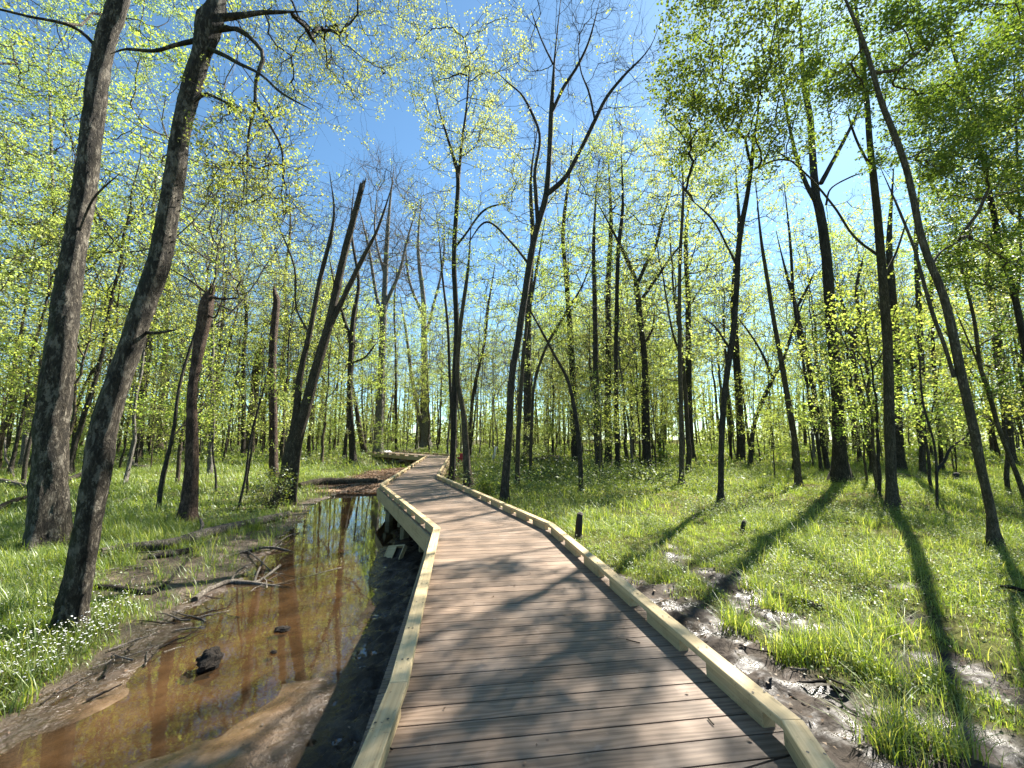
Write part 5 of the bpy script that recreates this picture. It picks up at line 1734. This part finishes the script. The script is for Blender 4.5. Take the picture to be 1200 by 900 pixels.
# open wooden frame lying on the mud beside the deck
c = at_z(462, 652, 0.05)
fr = thing('wooden_box', 'small open timber frame with a half lid tilted on the dark mud beside the deck', 'box', (c[0], c[1], 0.10))
fr.rotation_euler = (math.radians(48), math.radians(-10), math.radians(-26))
def bxp(x0, x1, y0, y1, z0, z1):
    return box_prism([(x0, y0), (x1, y0), (x1, y1), (x0, y1)], z0, z1, np.array([1.0, 0.0]))
for q in ((-0.2, 0.2, -0.15, -0.13), (-0.2, 0.2, 0.13, 0.15), (-0.2, -0.18, -0.129, 0.129), (0.18, 0.2, -0.129, 0.129)):
    part('side_board', [bxp(*q, -0.05, 0.03)], M['lumber'], fr)
part('half_lid', [bxp(-0.179, 0.01, -0.129, 0.129, 0.008, 0.022)], M['lumber'], fr)
part('bottom_board', [bxp(-0.179, 0.179, -0.129, 0.129, -0.049, -0.042)], M['screw'], fr)  # near-black board: shade of the opening put into its colour

# a block under the far platform and the red container behind the trunks
c = at_z(489.5, 536, 0.5)
wb = thing('white_block', 'small white block under the far platform of the boardwalk', 'block', (c[0], c[1], 0.36))
o = part('body', [box_prism([(-0.16, -0.12), (0.16, -0.12), (0.16, 0.12), (-0.16, 0.12)], 0, 0.34, np.array([1.0, 0.0]), 0, 0.02)], M['white'], wb)
o = part('dark_face', [box_prism([(-0.1, -0.128), (0.02, -0.128), (0.02, -0.122), (-0.1, -0.122)], 0.1, 0.26, np.array([1.0, 0.0]))], M['rock'], wb)
g0 = ground_hit(541, 543)
rc = thing('red_container', 'red box-like container glimpsed between trunks at the kerb bend', 'container', tuple(g0))
part('body', [bxp(-0.32, 0.27, -0.22, 0.22, 0.12, 0.42)], M['red'], rc)
part('rim', [bxp(-0.36, 0.30, -0.25, 0.25, 0.421, 0.48)], M['red'], rc)
part('raised_lid', [bxp(-0.15, 0.22, -0.16, 0.16, 0.481, 0.78)], M['red'], rc)
part('foot', [bxp(-0.28, -0.2, -0.2, 0.2, -0.05, 0.119)], M['black'], rc)
part('foot', [bxp(0.15, 0.23, -0.2, 0.2, -0.05, 0.119)], M['black'], rc)

# shrub at the water's edge by the forked tree
def shrub(label, px_, py_, wpx, hpx, n, leaf, key='leaf_maple', dz=0.0):
    g_ = ground_hit(px_, py_)
    rg = np.random.default_rng(hash_str(label))
    d = g_[1]
    w = wpx * d / FPX; h = hpx * d / FPX
    t = thing('shrub', label, 'shrub', tuple(g_))
    ends = ellipsoid((g_[0], g_[1], g_[2] + h * 0.55), (w / 2, w / 2, h / 2), n, rg, 0.2)
    b = np.array([g_[0], g_[1], g_[2] - 0.05]) + rg.normal(size=(n, 3)) * np.array([w * 0.06, w * 0.06, 0])
    mid = (b + ends) / 2 + rg.normal(size=(n, 3)) * w * 0.05 + np.array([0, 0, h * 0.1])
    mb = MB(); mb.add(*tubes(np.stack([b, mid, ends], 1), np.tile(np.array([[0.008, 0.005, 0.002]]), (n, 1)), 4))
    obj('stem', mb.mesh('shrub_stem', [M['bark_brown']], True, off=g_), t)
    tot = n * 16
    P = ends[rg.integers(0, n, tot)] + rg.normal(size=(tot, 3)) * w * 0.07
    V, F, var = leaf_quads(P, np.full(tot, leaf), 0.9, rg, 0.2)
    mb = MB(); mb.add(V, F, var)
    obj('foliage', mb.mesh('shrub_foliage', [M[key]], True, off=g_), t)


shrub('leafy shrub at the foot of the forked leaning trunk', 318, 598, 46, 48, 60, 0.07)
shrub('bright green fern-like shrub beside the kerb below the curving stem', 570, 584, 22, 24, 34, 0.08, 'leaf_spring')
shrub('small leafy bush growing under the thin knobbly stem', 618, 560, 24, 34, 40, 0.09)
shrub('sprawling grey-leaved bush in the hollow behind the grass', 650, 562, 60, 24, 60, 0.10)
shrub('low rounded bush in deep shade below the dark poles', 745, 566, 40, 16, 40, 0.10)
shrub('leafy tuft of brush below the dark vase-shaped tree', 775, 545, 26, 20, 34, 0.12)

# debris on the deck
def deck_bit(px_, py_, L, label, mat):
    c = at_z(px_, py_, DECK + 0.004)
    a = srng.uniform(0, PI)
    t = np.linspace(-0.5, 0.5, 5)
    P = np.column_stack([c[0] + math.cos(a) * t * L, c[1] + math.sin(a) * t * L + 0.1 * L * t * t, np.full(5, DECK + 0.007)])
    V, F = tubes(P[None], np.full((1, 5), 0.0035), 5, True, 0.1, 2)
    mb = MB(); mb.add(V, F)
    tag(obj('twig', mb.mesh('twig', [M[mat]], True, off=P[0]), None, P[0]), label, 'twig')


deck_bit(742, 752, 0.10, 'thin dark twig lying across the deck boards near the kerb', 'wet_wood')
deck_bit(457, 877, 0.04, 'short dark twig on the deck tight beside the kerb', 'wet_wood')
deck_bit(833, 846, 0.05, 'tiny twig with a green leaf bud on the deck boards', 'bark_brown')

# ------------------------------------------------------------------ light
AZ, EL = math.radians(43.2), math.radians(44)
sd = np.array([math.sin(AZ) * math.cos(EL), math.cos(AZ) * math.cos(EL), math.sin(EL)])
sl = bpy.data.lights.new('sun', 'SUN')
sl.energy = 5.0
sl.angle = math.radians(0.53)
sl.color = (1.0, 0.95, 0.86)
so = bpy.data.objects.new('sun', sl)
COL.objects.link(so)
so.rotation_euler = Vector(sd).to_track_quat('Z', 'Y').to_euler()
so.location = (20, 20, 30)
W = bpy.data.worlds.new('World')
S.world = W
W.use_nodes = True
wn = W.node_tree
bg = wn.nodes['Background']
sky = wn.nodes.new('ShaderNodeTexSky')
sky.sky_type = 'NISHITA'
sky.sun_disc = False
sky.sun_elevation = EL
sky.sun_rotation = AZ
sky.air_density = 0.85
sky.dust_density = 0.2
sky.ozone_density = 1.2
wm = wn.nodes.new('ShaderNodeMix')
wm.data_type = 'RGBA'; wm.blend_type = 'MULTIPLY'; wm.inputs[0].default_value = 1.0
wn.links.new(sky.outputs[0], wm.inputs[6])
wm.inputs[7].default_value = (0.78, 1.03, 1.06, 1)
wn.links.new(wm.outputs[2], bg.inputs[0])
bg.inputs[1].default_value = 0.056

S.view_settings.view_transform = 'Standard'
S.view_settings.look = 'None'
S.view_settings.gamma = 1
S.view_settings.exposure = 2.08
S.render.engine = 'CYCLES'
cy = S.cycles
cy.max_bounces = 8
cy.diffuse_bounces = 4
cy.glossy_bounces = 3
cy.transmission_bounces = 5
cy.transparent_max_bounces = 8
cy.caustics_reflective = False
cy.caustics_refractive = False
cy.sample_clamp_indirect = 6
cy.use_denoising = True
cy.denoiser = 'OPENIMAGEDENOISE'
cy.denoising_input_passes = 'RGB_ALBEDO_NORMAL'
